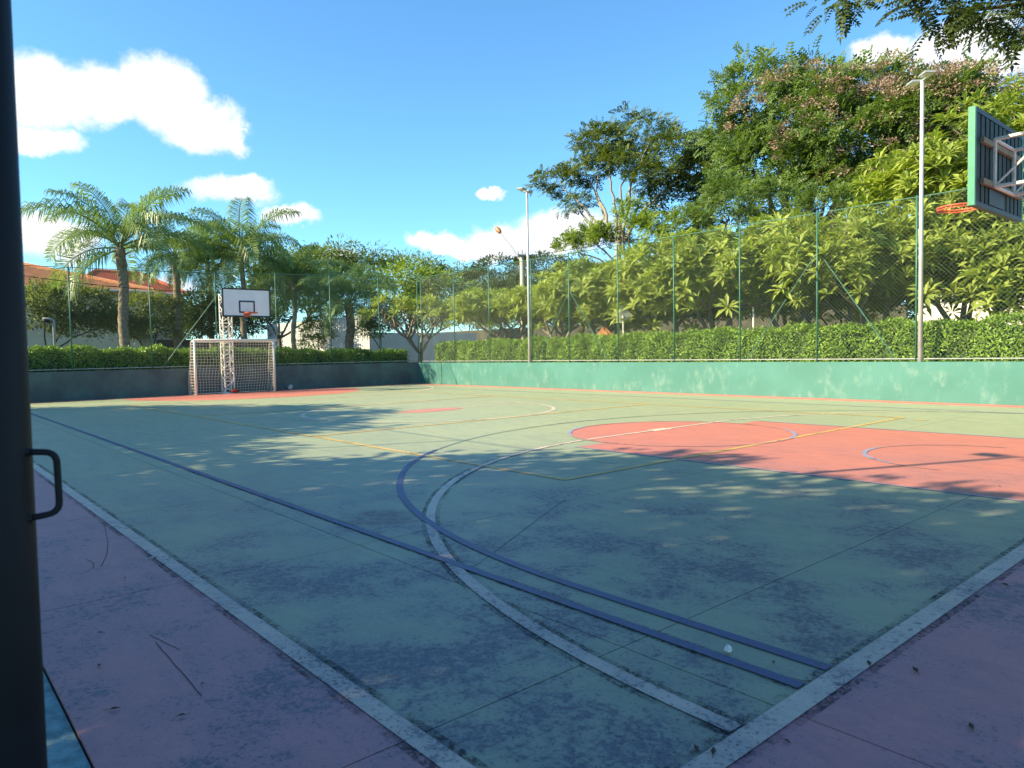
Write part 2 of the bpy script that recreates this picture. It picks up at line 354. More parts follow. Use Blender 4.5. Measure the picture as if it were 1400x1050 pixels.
def fastmesh(name, verts, quads, material, parent=None, origin=(0, 0, 0)):
    """verts (n,3) in (u,v,z), quads (m,4)"""
    me = bpy.data.meshes.new(name); verts = np.asarray(verts, dtype=np.float32)-np.asarray(origin, dtype=np.float32); verts = verts*np.array([1, -1, 1], dtype=np.float32)
    me.vertices.add(len(verts)); me.vertices.foreach_set('co', verts.ravel())
    m, k = quads.shape
    me.loops.add(m*k); me.loops.foreach_set('vertex_index', quads.ravel().astype(np.int32))
    me.polygons.add(m); me.polygons.foreach_set('loop_start', (np.arange(m)*k).astype(np.int32)); me.polygons.foreach_set('loop_total', np.full(m, k, dtype=np.int32))
    me.materials.append(material); me.update(calc_edges=True); me.validate()
    o = bpy.data.objects.new(name, me)
    if parent is not None: o['_o'] = tuple(origin)
    return link(o, parent)
def frames(d, nrm):
    d = d/np.linalg.norm(d, axis=1, keepdims=True)
    y = np.cross(nrm, d); y = y/(np.linalg.norm(y, axis=1, keepdims=True)+1e-9); z = np.cross(d, y)
    return np.stack([d, y, z], 1)                     # rows: axes
def scatter(name, tv, tq, pos, d, nrm, size, material, parent=None, origin=(0, 0, 0)):
    """tile a template (tv verts, tq quads) at every position with its own frame and size"""
    A = frames(d, nrm); V = np.einsum('vk,nkj->nvj', tv, A)*size[:, None, None] + pos[:, None, :]
    nv = len(tv); Q = (tq[None]+(np.arange(len(pos))*nv)[:, None, None]).reshape(-1, tq.shape[1])
    return fastmesh(name, V.reshape(-1, 3), Q, material, parent, origin)
T_LEAF = (np.array([(0, 0, 0), (.45, .2, .05), (1, 0, -.08), (.45, -.2, .05)]), np.array([(0, 1, 2, 3)]))
def pinnate(n=6, spread=.42, w=.085, droop=.35):
    v, q = [], []
    for i in range(n):
        t = .15+.85*i/(n-1); x = t; z = -droop*t*t
        for s in (-1, 1):
            L = spread*(1-.45*abs(t-.45)); a = (x, 0, z); tip = (x+.3*L, s*L, z-.10)
            mx, my, mz = (a[0]+tip[0])/2, (a[1]+tip[1])/2, z+.01
            b = len(v); v += [a, (mx-w, my, mz), tip, (mx+w, my, mz)]; q.append((b, b+1, b+2, b+3))
    b = len(v); v += [(1, 0, -droop), (1.1, w, -droop*1.2), (1.35, 0, -droop*1.6), (1.1, -w, -droop*1.2)]; q.append((b, b+1, b+2, b+3))
    return np.array(v), np.array(q)
T_PIN = pinnate(); T_PIN5 = pinnate(4, .5, .12, .25)
def whorl(n=7, el=.35, w=.17):
    v, q = [], []
    for i in range(n):
        a = 2*math.pi*i/n+random.uniform(-.25, .25); e = el+random.uniform(-.35, .35); L = random.uniform(.75, 1.1)
        c = Vector((math.sin(e), math.cos(e)*math.cos(a), math.cos(e)*math.sin(a))); s = Vector((0, -math.sin(a), math.cos(a)))
        b = len(v); v += [tuple(c*.05), tuple(c*.55*L+s*w), tuple(c*L-Vector((.12, 0, 0))), tuple(c*.55*L-s*w)]; q.append((b, b+1, b+2, b+3))
    return np.array(v), np.array(q)
T_WH = whorl()
def unit(n): a = rng.normal(size=(n, 3)); return a/np.linalg.norm(a, axis=1, keepdims=True)
def tarea(t):
    v, q = t; return sum(np.linalg.norm(np.cross(v[f[2]]-v[f[0]], v[f[3]]-v[f[1]]))/2 for f in q)
def crown_points(blobs, cov, la, clump=.7, leaves=40, flat=.6, shell=.62, top=-.35):
    """blobs (u,v,z,ru,rv,rz): clumps on the outer part of each blob, leaves in each clump; cov = leaf area over outline area, la = one leaf's area"""
    P, D = [], []
    for b in blobs:
        c = np.array(b[:3]); r = np.array(b[3:6]); area = math.pi*(r[0]+r[1])/2*r[2]
        n = max(5, int(cov*area/la/leaves))
        u = unit(n*4); u = u[u[:, 2] > top][:n]
        rad = shell+(1-shell)*rng.random(len(u))**.6
        cc = c + u*r*rad[:, None]
        cr = clump*(.6+.8*rng.random(len(u)))
        o = unit(len(u)*leaves).reshape(len(u), leaves, 3)*(rng.random((len(u), leaves, 1))**.45)
        o[:, :, 2] *= flat
        p = cc[:, None, :]+o*cr[:, None, None]
        d = o*1.2+u[:, None, :]*.6+np.array([0, 0, .05])
        P.append(p.reshape(-1, 3)); D.append(d.reshape(-1, 3))
    return np.concatenate(P), np.concatenate(D)
def crown(name, blobs, material, parent, cov=3.2, clump=.7, leaves=40, size=.2, tmpl=T_LEAF, flat=.6, shell=.62, top=-.35, jitter=.5):
    P, D = crown_points(blobs, cov, tarea(tmpl)*size*size*1.05, clump, leaves, flat, shell, top)
    D = D+unit(len(P))*jitter; nrm = unit(len(P))*.6+np.array([.3, -.7, .8])
    return scatter(name, tmpl[0], tmpl[1], P, D, nrm, size*(.65+.7*rng.random(len(P))), material, parent, tuple(parent['_o']))
def limbs(parent, segs, material, name='trunk', n=7):
    m = MB()
    for pts, r in segs:
        pts = [Vector(p) for p in pts]; q = []; rr = []
        for i in range(len(pts)-1):
            for k in range(4):
                t = k/4; p = pts[i].lerp(pts[i+1], t); w = (pts[i+1]-pts[i]).length*.035
                q.append(p+Vector((random.uniform(-w, w), random.uniform(-w, w), 0)) if (i or k) else p); rr.append((i+t)/(len(pts)-1))
        q.append(pts[-1]); rr.append(1)
        m.tube(q, [r[0]+(r[1]-r[0])*t for t in rr], n)
    return m.build(name, material, parent, smooth=True)
def skeleton(base, blobs, z0, r0, spread=.75):
    """trunk to a fork plus one limb to every blob"""
    b = Vector(base); fork = Vector((b.x, b.y, z0)); segs = [([b, fork], (r0, r0*.75))]
    for q in blobs:
        c = Vector(q[:3]); mid = fork.lerp(c, .55)+Vector((0, 0, .25*(c-fork).length*.3)); segs.append(([fork, mid, c], (r0*.5, .03)))
    return segs
def tree(name, label, base, blobs, leaf, bark, r0=.2, z0=None, group=None, cat='tree', segs=None, **k):
    t = thing(name, base, label, cat, group)
    zmin = min(b[2]-b[5] for b in blobs)
    limbs(t, segs or skeleton(base, blobs, z0 or max(base[2]+.3, zmin*.8), r0), bark)
    crown('crown', blobs, leaf, t, **k)
    return t

# ------------------------------------------------------------------ the setting: ground, court, path, road
U0, U1, V0, V1 = -4.2, 27.1, -0.9, 17.45
m = MB(); m.add([(-900, -900, -.06), (900, -900, -.06), (900, 900, -.06), (-900, 900, -.06)], [(0, 1, 2, 3)])
tag(m.build('ground', M['soil']), kind='structure')
m = MB(); m.box((-9, -3.2, -.059), (30, V0-.004, -.012)); tag(m.build('path', M['blue_path']), kind='structure')
m = MB(); m.box((-40, 27.5, -.058), (60, 34, -.04)); tag(m.build('road', M['asphalt']), kind='structure')
court = MB(); court.box((U0, V0, -.055), (U1, V1, -.014)); court = court.build('court_floor', M['joint']); tag(court, kind='structure')
us = [U0, -1.66]+[.81+2.47*k for k in range(11)]+[U1]
vs_ = [V0, 1.14]+[1.14+4.08*k for k in range(1, 4)]+[V1]
G = .0035
for i in range(len(us)-1):
    for j in range(len(vs_)-1):
        m = MB(); z = random.uniform(-.0006, .0006)
        m.box((us[i]+G, vs_[j]+G, -.013), (us[i+1]-G, vs_[j+1]-G, z)); m.build('slab', M['floor'], court)
# painted zones and lines: sheets lying just above the slabs
def sheet(name, pts, material, z):
    m = MB(); m.add([(a, b, z) for a, b in pts], [tuple(range(len(pts)))]); return m.build(name, material, court)
VC = 8.45
def strip(name, pts, w, material, z, closed=False):
    m = MB(); n = len(pts); L, Rr = [], []
    for i, p in enumerate(pts):
        a = pts[(i-1) % n] if (closed or i) else p; b = pts[(i+1) % n] if (closed or i < n-1) else p
        t = Vector((b[0]-a[0], b[1]-a[1])).normalized(); nn = Vector((-t.y, t.x))*w/2
        L.append((p[0]+nn.x, p[1]+nn.y, z)); Rr.append((p[0]-nn.x, p[1]-nn.y, z))
    k = n if closed else n-1
    m.add(L+Rr, [(i, (i+1) % n, n+(i+1) % n, n+i) for i in range(k)]); return m.build(name, material, court)
def arc(c, r, a0, a1, n=48): return [(c[0]+r*math.cos(a0+(a1-a0)*i/n), c[1]+r*math.sin(a0+(a1-a0)*i/n)) for i in range(n+1)]
PI = math.pi
key = [(.06, VC-2.42), (5.8, VC-2.42), (5.8, VC-1.8)]+arc((5.8, VC), 1.8, -PI/2, PI/2, 32)[1:]+[(5.8, VC+2.42), (.06, VC+2.42)]
sheet('painted_key', key, M['red'], .0016)
key2 = [(CL-.02-a, VC+.15+(b-VC)) for a, b in [(0, VC-2.42), (5.4, VC-2.42)]+arc((5.4, VC), 1.8, -PI/2, PI/2, 32)+[(5.4, VC+2.42), (0, VC+2.42)]]
key2 = [(CL-.03, 5.0)]+[(CL-.03-4.3*math.sin(t), 8.9-4.4*math.cos(t)) for t in [PI*i/30 for i in range(1, 30)]]+[(CL-.03, 12.8)]
sheet('painted_half_circle', key2, M['red'], .0016)
cx, cy = 13.15, 8.55
sheet('painted_spot', [(cx+.42*math.cos(2*PI*i/24), cy+.95*math.sin(2*PI*i/24)) for i in range(24)], M['red'], .0016)
ZL = .003
WL = .11
strip('painted_line', [(-.08, 0), (CL, 0)], .085, M['white_line'], ZL)
strip('painted_line', [(0, -.02), (0, CW)], .1, M['white_line'], ZL+0.000704)
strip('painted_line', [(-.08, CW), (CL, CW)], .09, M['white_line'], ZL)
strip('painted_line', [(CL, -.02), (CL, CW)], .08, M['white_line'], ZL+0.000704)
strip('painted_line', [(13.15, 0), (13.15, CW)], .07, M['white_line'], ZL+0.000704)
strip('painted_circle', arc((cx, cy), 3.0, 0, 2*PI, 96)[:-1], .09, M['white_line'], ZL+0.001408, closed=True)
PA = 6.22
def penalty(u0, s):
    a = arc((0, VC-1.35), PA, -PI/2, 0, 40); b = arc((0, VC+1.65), PA, 0, PI/2, 40)
    return [(u0+s*p[0], p[1]) for p in a+b]
strip('painted_penalty_arc', penalty(.06, 1), .078, M['white_line'], ZL+0.001408)
strip('painted_penalty_arc', penalty(CL-.06, -1), .085, M['white_line'], ZL+0.001408)
strip('painted_mark', [(6.28, VC-.14), (6.28, VC+.36)], .2, M['white_line'], ZL+0.002464)
# volleyball court
y0, y1, vn, vf = cx-9.1, cx+9.1, cy-4.52, cy+4.55
for a, b, z in (((y0, vn), (y1, vn), 0), ((y0, vf), (y1, vf), 0), ((y0, vn-.03), (y0, vf+.03), .004), ((y1, vn), (y1, vf), .004), ((cx-3.05, vn), (cx-3.05, vf), .004), ((cx+3.05, vn), (cx+3.05, vf), .004)):
    strip('painted_line', [a, b], .075, M['yellow_line'], ZL+0.002112+z*.15)
strip('painted_mark', [pg(1251, 574)[:2], pg(1266, 575)[:2]], .09, M['yellow_line'], ZL+0.002112)
# basketball lines
VB0 = 1.36
strip('painted_line', [(.06, VB0), (CL-.1, VB0)], .062, M['blue_line'], ZL+0.00352)
strip('painted_line', [(.06, CW-VB0), (CL-.1, CW-VB0)], .06, M['lilac_line'], ZL+0.00352)
R3 = VC-1.72
R3 += .12
strip('painted_three_point_arc', [(.06, VC-R3)]+arc((1.5, VC), R3, -PI/2, -.62, 50), .066, M['blue_line'], ZL+0.002816)
strip('painted_line', [(.06, VC-2.45), (5.8, VC-2.45)], .045, M['lilac_line'], ZL+0.00352)
strip('painted_line', [(.06, VC+2.45), (5.8, VC+2.45)], .04, M['lilac_line'], ZL+0.00352)
strip('painted_circle', arc((5.8, VC), 1.8, 0, 2*PI, 72)[:-1], .055, M['pink_line'], ZL+0.004224, closed=True)
strip('painted_half_circle_line', arc((1.5, VC), 1.2, -PI/2, PI/2, 32), .05, M['pink_line'], ZL+0.00352)
strip('painted_half_circle_line', arc((1.5, VC), 1.2, -1.1, .15, 20), .055, M['lilac_line'], ZL+0.00396)
for a0 in (-.95, 2.2): strip('painted_circle', arc((5.8, VC), 1.8, a0, a0+.75, 20), .055, M['lilac_line'], ZL+0.004675)
strip('painted_three_point_arc', arc((1.5, VC), R3, -.615, PI/2, 60)+[(.06, VC+R3)], .05, M['faded_line'], ZL+0.00286)
# dirt that gathers along the edges of the raised line paint
for pts, w in (([(-.08, 0), (12, 0)], .085), ([(0, -.02), (0, 9)], .1), (penalty(.06, 1)[:46], .078), ([(.06, VB0), (8, VB0)], .03)):
    out = []
    for (a0, b0), (a1, b1) in zip(pts[:-1], pts[1:]):
        k = max(1, int(math.hypot(a1-a0, b1-b0)/.5))
        out += [(a0+(a1-a0)*q/k, b0+(b1-b0)*q/k) for q in range(k)]
    strip('edge_dirt', out+[pts[-1]], w+.075, M['edge_dirt'], .0022)
# hairline cracks and scuffs in the paint
def hair(pix, w=.008, name='crack'):
    pts = [pg(x, y)[:2] for x, y in pix]; out = []
    for a, b in zip(pts[:-1], pts[1:]):
        for k in range(5): t = k/5; out.append((a[0]+(b[0]-a[0])*t+random.uniform(-.002, .002), a[1]+(b[1]-a[1])*t+random.uniform(-.002, .002)))
    out.append(pts[-1]); strip(name, out, w, M['joint'], .0024)
hair([(629, 788), (676, 755), (725, 718), (772, 683)], .004)
hair([(142, 717), (148, 740), (146, 760), (138, 775)], .0035, 'scuff_mark')
hair([(118, 765), (128, 770), (128, 776), (118, 783)], .0035, 'scuff_mark')
hair([(204, 868), (224, 878), (246, 889)], .0035, 'scuff_mark'); hair([(212, 878), (240, 910), (276, 952)], .0035, 'scuff_mark')
strip('painted_mark', [pg(197, 765)[:2], pg(214, 762)[:2]], .03, M['white_line'], ZL)

# ------------------------------------------------------------------ walls round the court
WH = .97
m = MB(); m.box((-6, V1+.002, -.05), (U1+.2, V1+.18, WH)); side = m.build('low_wall', M['wall'])
tag(side, 'long low concrete wall painted sea green with scuffed white patches, in full sun beside the court', 'wall')
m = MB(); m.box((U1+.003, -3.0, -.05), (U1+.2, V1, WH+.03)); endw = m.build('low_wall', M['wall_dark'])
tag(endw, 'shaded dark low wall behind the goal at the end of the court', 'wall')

# ------------------------------------------------------------------ chain-link fences standing on the walls
def mesh_panel(a, b, z0, z1, parent, cell=.075, rad=.0018, mtl='wire'):
    """diamond chain-link between two posts: two families of straight wires"""
    a = np.array(a); b = np.array(b); Lp = np.linalg.norm(b-a); H = np.mean(z1)-z0; m = MB(); d = (b-a)/Lp
    k = 1.0; step = cell*1.414
    def P(s, z): return (a[0]+d[0]*s, a[1]+d[1]*s, z)
    for fam in (1, -1):
        s = -H
        while s < Lp+H:
            s0, s1 = (s, s+H) if fam == 1 else (s+H, s)
            # clip line from (s0,0) to (s1,H) against 0..Lp
            t0, t1 = 0.0, 1.0; ds = s1-s0
            for lo, sg in ((0, 1), (Lp, -1)):
                num = (lo-s0)/ds
                if (ds > 0) == (sg > 0): t0 = max(t0, num)
                else: t1 = min(t1, num)
            if t1-t0 > .01: m.tube([P(s0+ds*t0, z0+H*t0), P(s0+ds*t1, z0+H*t1)], rad, 3, cap=False)
            s += step
    o = m.build('chain_link_panel', M[mtl], parent); return o
def fence(name, label, pts, z0, tops, braces=(), post_r=.023, top='green_steel'):
    t = thing(name, (*pts[0], z0), label, 'fence')
    for (p, zt) in zip(pts, tops):
        m = MB(); m.tube([(p[0], p[1], z0-.02), (p[0], p[1], zt)], post_r, 8); m.tube([(p[0], p[1], zt), (p[0], p[1], zt+.03)], [post_r*1.15, post_r*.4], 8); m.build('post', M['green_steel'], t, smooth=True)
    for i in range(len(pts)-1):
        a, b = pts[i], pts[i+1]
        m = MB(); m.tube([(*a, tops[i]-.02), (*b, tops[i+1]-.02)], .012, 6); m.build('top_rail', M[top], t)
        m = MB(); m.tube([(*a, z0+.07), (*b, z0+.07)], .017, 6); m.build('bottom_rail', M['rail'], t)
        mesh_panel(a, b, z0+.07, (tops[i]+tops[i+1])/2-.03, t)
    for a, b in braces: m = MB(); m.tube([a, b], .015, 6); m.build('brace', M['green_steel'], t)
    return t
VF = V1+.09
pu_ = [26.9, 24.3, 21.85, 19.25, 17.2, 14.86, 12.54, 10.2, 7.88, 5.41, 3.0, .6, -1.8, -4.2]
fence('chain_link_fence', 'tall green chain-link fence on top of the sunlit sea green wall', [(x, VF) for x in pu_], WH, [4.97]*len(pu_),
      braces=[((7.88, VF+.04, 3.95), pv(1224, 490, VF+.04)), ((7.88, VF+.04, 3.95), pv(1022, 490, VF+.04)), ((17.2, VF+.04, 3.6), pv(735, 492, VF+.04)), ((17.2, VF+.04, 3.6), pv(832, 492, VF+.04)), ((26.9, VF+.04, 3.2), (24.9, VF+.04, 1.0))])
pe = [17.54, 15.45, 13.06, 10.65, 8.25, 5.9, 3.36, .9, -1.4]
UF = U1+.1
fence('chain_link_fence', 'tall green chain-link fence on top of the dark wall behind the goal', [(UF, x) for x in pe], WH+.03, [4.97, 4.95, 4.86, 4.78, 4.66, 4.62, 4.58, 4.55, 4.5],
      braces=[((UF+.04, 8.25, 3.7), pu(222, 503, UF+.04))], top='green_steel')
# the fence on the camera's side: out of the picture, its shadow lies on the court
pn = [.9+2.45*k for k in range(11)]
fence('chain_link_fence', 'tall green chain-link fence along the near sideline beside the gate', [(x, -1.25) for x in pn], -.012, [4.5]*len(pn))

# gate stile with a bent bar handle
GP = pd(-10, 640, 1.1)
g = thing('gate_stile', (GP[0], GP[1], -.012), 'black steel gate post with a bent bar handle, at the court entrance', 'gate post')
m = MB(); m.tube([(GP[0], GP[1], -.012), (GP[0], GP[1], 1.0), (GP[0], GP[1], 2.6)], .0425, 24); m.build('tube', M['black_steel'], g, smooth=True)
m = MB(); m.tube([(GP[0], GP[1], 2.6), (GP[0], GP[1], 2.62), (GP[0], GP[1], 2.63)], [.046, .046, .02], 24); m.build('cap', M['black_steel'], g, smooth=True)
h1, h2, h3, h4 = pd(30, 618, 1.08), pd(77, 618, 1.08), pd(82, 700, 1.08), pd(33, 710, 1.08)
def rounded(p, rad=.014, k=5):
    p = [Vector(x) for x in p]; out = [p[0]]
    for i in range(1, len(p)-1):
        a = p[i]+(p[i-1]-p[i]).normalized()*rad; b = p[i]+(p[i+1]-p[i]).normalized()*rad
        for q in range(k+1): t = q/k; out.append(a*(1-t)**2+p[i]*2*t*(1-t)+b*t*t)
    return out+[p[-1]]
m = MB(); m.tube(rounded([h1, h2, h3, h4]), .0041, 10); hd = m.build('handle', M['black_steel'], g, smooth=True)
for hx in (h1, h4):
    m = MB(); q = Vector(hx); e = (Vector(h2)-Vector(h1)).normalized(); m.tube([q-e*.006, q+e*.008], [.0085, .0060], 10); m.build('weld', M['black_steel'], hd, smooth=True)

# ------------------------------------------------------------------ futsal goal
def goal():
    u, va, vb, H = CL-.02, 7.12, 10.12, 2.04; dep, dt = .72, .42
    t = thing('futsal_goal', (u, (va+vb)/2, 0), 'white steel futsal goal with a saggy cord net against the end wall', 'goal')
    for v in (va, vb):
        m = MB(); m.tube([(u, v, .005), (u, v, H)], .042, 10); m.build('post', M['white_steel'], t, smooth=True)
        m = MB(); m.tube(rounded([(u, v, H), (u+dt, v, H-.03), (u+dep, v, .02)], .1), .018, 8); m.tube([(u+dep, v, .02), (u, v, .02)], .016, 8); m.build('side_frame', M['white_steel'], t, smooth=True)
    m = MB(); m.tube([(u, va-.04, H), (u, vb+.04, H)], .042, 10); m.build('crossbar', M['white_steel'], t, smooth=True)
    m = MB(); m.tube([(u+dep, va, .02), (u+dep, vb, .02)], .016, 8); m.tube([(u+dt, va, H-.03), (u+dt, vb, H-.03)], .016, 8); m.build('back_frame', M['white_steel'], t, smooth=True)
    c = .112; rad = .0075
    def net(fn, na, nb, nm):
        m = MB()
        for i in range(na+1): m.tube([fn(i/na, j/nb) for j in range(nb+1)], rad, 3, cap=False)
        for j in range(nb+1): m.tube([fn(i/na, j/nb) for i in range(na+1)], rad, 3, cap=False)
        return tag(m.build(nm, M['cord'], t), kind='stuff')
    def back(a, b):
        s = math.sin(PI*a)*math.sin(PI*b); wob = .03*math.sin(9*a+4*b)+.02*math.sin(17*a-7*b)
        return (u+dt+(dep-dt)*(1-b)-.10*s-abs(wob)*.6, va+.02+(vb-va-.04)*a+.02*math.sin(11*b+5*a), .03+(H-.09)*b-.03*s)
    net(back, 27, 18, 'back_net')
    for v, sg in ((va, -1), (vb, 1)):
        def sd_(a, b, v=v, sg=sg):
            w = dt+(dep-dt)*(1-b); bul = math.sin(PI*a)*math.sin(PI*(1-b)*.9+.2)
            return (u+w*a*.99+.01, v+sg*.05*bul+sg*.07*a*(1-b)+.015*math.sin(8*a+9*b), .02+(H-.07)*b)
        net(sd_, 6, 18, 'side_net')
    net(lambda a, b: (u+.02+(dt-.03)*b, va+(vb-va)*a, H-.03-.05*math.sin(PI*b)), 27, 4, 'top_net')
goal()

# ------------------------------------------------------------------ basketball stands
def truss(m, a, b, w, step, rad, axis=(0, 1, 0), flat=False):
    """square lattice between a and b (w wide), zig-zag bracing on the faces"""
    a, b = Vector(a), Vector(b); t = (b-a).normalized(); L = (b-a).length
    x = Vector(axis); y = t.cross(x).normalized(); x = y.cross(t).normalized()
    C = [(x*sx+y*sy)*w/2 for sx, sy in ((-1, -1), (1, -1), (1, 1), (-1, 1))]
    for c in C: m.tube([a+c, b+c], rad, 5)
    n = max(2, int(L/step))
    for f in range(4):
        c0, c1 = C[f], C[(f+1) % 4]
        for i in range(n):
            p = a+t*(L*i/n); q = a+t*(L*(i+1)/n)
            m.tube([p+(c0 if i % 2 == 0 else c1), q+(c1 if i % 2 == 0 else c0)], rad*.6, 4)
            if i % 2 == 0: m.tube([p+c0, p+c1], rad*.6, 4)
def hoop(ub, vc, s, uc, label, z0=2.87, back=False, vcol=None):
    """ub: board plane, s: +1 board faces +u, uc: column position"""
    vcol = vc if vcol is None else vcol
    t = thing('basketball_stand', (uc, vcol, 0), label, 'basketball stand', 'basketball stands')
    z1 = z0+1.05; va, vb = vc-.9, vc+.9; th = .03
    f0, f1 = sorted((ub, ub-s*th))
    m = MB(); m.box((f0, va+.05, z0+.05), (f1, vb-.05, z1-.05)); bd = m.build('backboard', M['board_white'] if not back else M['board_back'], t)
    fm = MB(); e0, e1 = sorted((ub+s*.012, ub-s*.055))
    fm.box((e0, va, z0), (e1, va+.05, z1), int(back)); fm.box((e0, vb-.05, z0), (e1, vb, z1), int(back)); fm.box((e0, va+.05, z0), (e1, vb-.05, z0+.05)); fm.box((e0, va+.05, z1-.05), (e1, vb-.05, z1))
    fm.build('frame', [M['board_dark'], M['board_green']], bd)
    if back:
        m = MB(); q0, q1 = sorted((ub+s*.003, ub+s*.01)); m.box((q0, va+.06, z0+.06), (q1, vb-.06, z1-.06)); m.build('white_face', M['board_white'], bd)
        for k in range(11):                       # upright boards on the back of the panel
            v = va+.07+k*.155; m = MB(); q0, q1 = sorted((ub-s*(th+.002), ub-s*(th+.02))); m.box((q0, v, z0+.055), (q1, v+.11, z1-.055)); m.build('slat', M['board_back'], bd)
        for z in (z0+.28, z0+.72):
            m = MB(); q0, q1 = sorted((ub-s*(th+.022), ub-s*(th+.06))); m.box((q0, vc-.72, z-.03), (q1, vc+.72, z+.03)); m.build('batten', M['batten'], bd)
        m = MB(); q0, q1 = sorted((ub-s*(th+.021), ub-s*(th+.03))); m.box((q0, vc-.42, z0+.06), (q1, vc+.1, z0+.24)); m.build('patch_plate', M['board_dark'], bd)
    # painted target square
    r = MB(); q0, q1 = sorted((ub+s*.012, ub+s*.016)); w, hh, b = .295, .45, .05; zb = z0+.15
    r.box((q0, vc-w, zb), (q1, vc-w+b, zb+hh)); r.box((q0, vc+w-b, zb), (q1, vc+w, zb+hh)); r.box((q0, vc-w+b, zb), (q1, vc+w-b, zb+b)); r.box((q0, vc-w+b, zb+hh-b), (q1, vc+w-b, zb+hh))
    r.build('target_square', M['board_dark'], bd)
    zr = z0+.15; rr = .225; cu = ub+s*(.15+rr)
    m = MB(); m.tube([(cu+rr*math.cos(2*PI*i/28), vc+rr*math.sin(2*PI*i/28), zr) for i in range(29)], .011, 6)
    m.tube([(cu+rr*.97*math.cos(2*PI*i/28), vc+rr*.97*math.sin(2*PI*i/28), zr-.028) for i in range(29)], .008, 5)
    for dv in (-.1, .1): m.tube([(ub+s*.012, vc+dv, zr), (cu-s*rr*.85, vc+dv*.9, zr)], .012, 5)
    for dv in (-.06, .06): m.tube([(ub+s*.012, vc+dv, zr-.12), (cu-s*rr*.9, vc+dv, zr-.01)], .010, 5)
    for i in range(12): a = 2*PI*i/12; m.tube([(cu+rr*math.cos(a), vc+rr*math.sin(a), zr-.008), (cu+rr*math.cos(a), vc+rr*math.sin(a), zr-.04)], .005, 4)
    rim = m.build('rim', M['rim'], t, smooth=True)
    m = MB(); q0, q1 = sorted((ub+s*.013, ub+s*.022)); m.box((q0, vc-.12, zr-.14), (q1, vc+.12, zr+.03)); m.build('rim_plate', M['rim'], rim)
    m = MB(); truss(m, (uc, vcol, .02), (uc, vcol, z0+.95), .34, .22, .026, axis=(0, 1, 0)); m.build('lattice_column', M['white_steel'], t)
    m = MB(); m.box((uc-.3, vcol-.3, .0), (uc+.3, vcol+.3, .02)); m.build('base_plate', M['white_steel'], t)
    m = MB(); au = ub-s*(th+.062)
    for dv in (-.36, .36):
        A0 = (uc+s*.17, vcol+dv*.45, z0+.86); A1 = (au, vc+dv, z0+.78); B0 = (uc+s*.17, vcol+dv*.45, z0+.28); B1 = (au, vc+dv, z0+.26)
        m.tube([A0, A1], .022, 6); m.tube([B0, B1], .022, 6); m.tube([A1, B1], .022, 6)
        n = 4
        for i in range(n):
            a = Vector(A0).lerp(Vector(A1), i/n); b = Vector(B0).lerp(Vector(B1), (i+1)/n); m.tube([a, b], .013, 5)
            m.tube([Vector(A0).lerp(Vector(A1), (i+1)/n), b], .013, 5)
    m.tube([(au, vc-.36, z0+.78), (au, vc+.36, z0+.78)], .02, 6); m.tube([(au, vc-.36, z0+.26), (au, vc+.36, z0+.26)], .02, 6)
    m.build('arm_truss', M['white_steel'], t)
    return t
hoop(25.25, 8.72, -1, 26.72, 'white latticed basketball stand behind the goal, its white backboard edged black', vcol=8.45)
hoop(1.32, 8.42, 1, -1.1, 'basketball stand with a dark slatted backboard seen from behind and an orange rim', back=True)

# ------------------------------------------------------------------ light poles on the side wall
def light_pole(base, top, label, wide, yaw):
    t = thing('light_pole', base, label, 'light pole', 'floodlight poles along the fence')
    b, tp = Vector(base), Vector(top)
    m = MB(); m.tube([b, b.lerp(tp, .5), tp], [.058, .05, .042], 12); m.build('pole', M['galv'], t, smooth=True)
    e = Vector((math.cos(yaw), math.sin(yaw), 0))
    m = MB(); m.tube([tp-e*wide, tp+e*wide], .022, 6); arm = m.build('crossarm', M['galv'], t)
    for s in (-1, 1):
        c = tp+e*wide*s*.8+Vector((0, -.12, .02)); m = MB()
        q = Vector((-e.y, e.x, 0)); w = .17; d = .13
        vsx = [c+e*sx*w*k+q*sy*d*k+Vector((0, 0, z)) for z, k in ((-.03, 1), (.03, .8)) for sx, sy in ((-1, -1), (1, -1), (1, 1), (-1, 1))]
        m.add(vsx, [(0, 3, 2, 1), (4, 5, 6, 7), (0, 1, 5, 4), (1, 2, 6, 5), (2, 3, 7, 6), (3, 0, 4, 7)])
        fl = m.build('floodlight', M['lamp_grey'], t)
        m = MB(); m.add([c+e*sx*w*.85+q*sy*d*.85+Vector((0, 0, -.034)) for sx, sy in ((-1, -1), (1, -1), (1, 1), (-1, 1))], [(0, 1, 2, 3)]); m.build('lens', M['glass_pale'], fl)
light_pole((5.30, V1-.06+.12, WH-.3), (5.30, V1+.06, 7.68), 'slim galvanised floodlight pole rising in front of the big tree with dusty pink blossom', .36, .75)
light_pole((19.36, V1+.06, WH-.3), (19.36, V1+.06, 7.6), 'slim galvanised floodlight pole beside the concrete street-lamp pole', .34, 1.2)
# its twin on the near side throws the thin shadow across the red key
light_pole((5.75, -1.32, -.012), (5.75, -1.32, 6.85), 'slim galvanised floodlight pole on the near sideline fence', .36, .2)

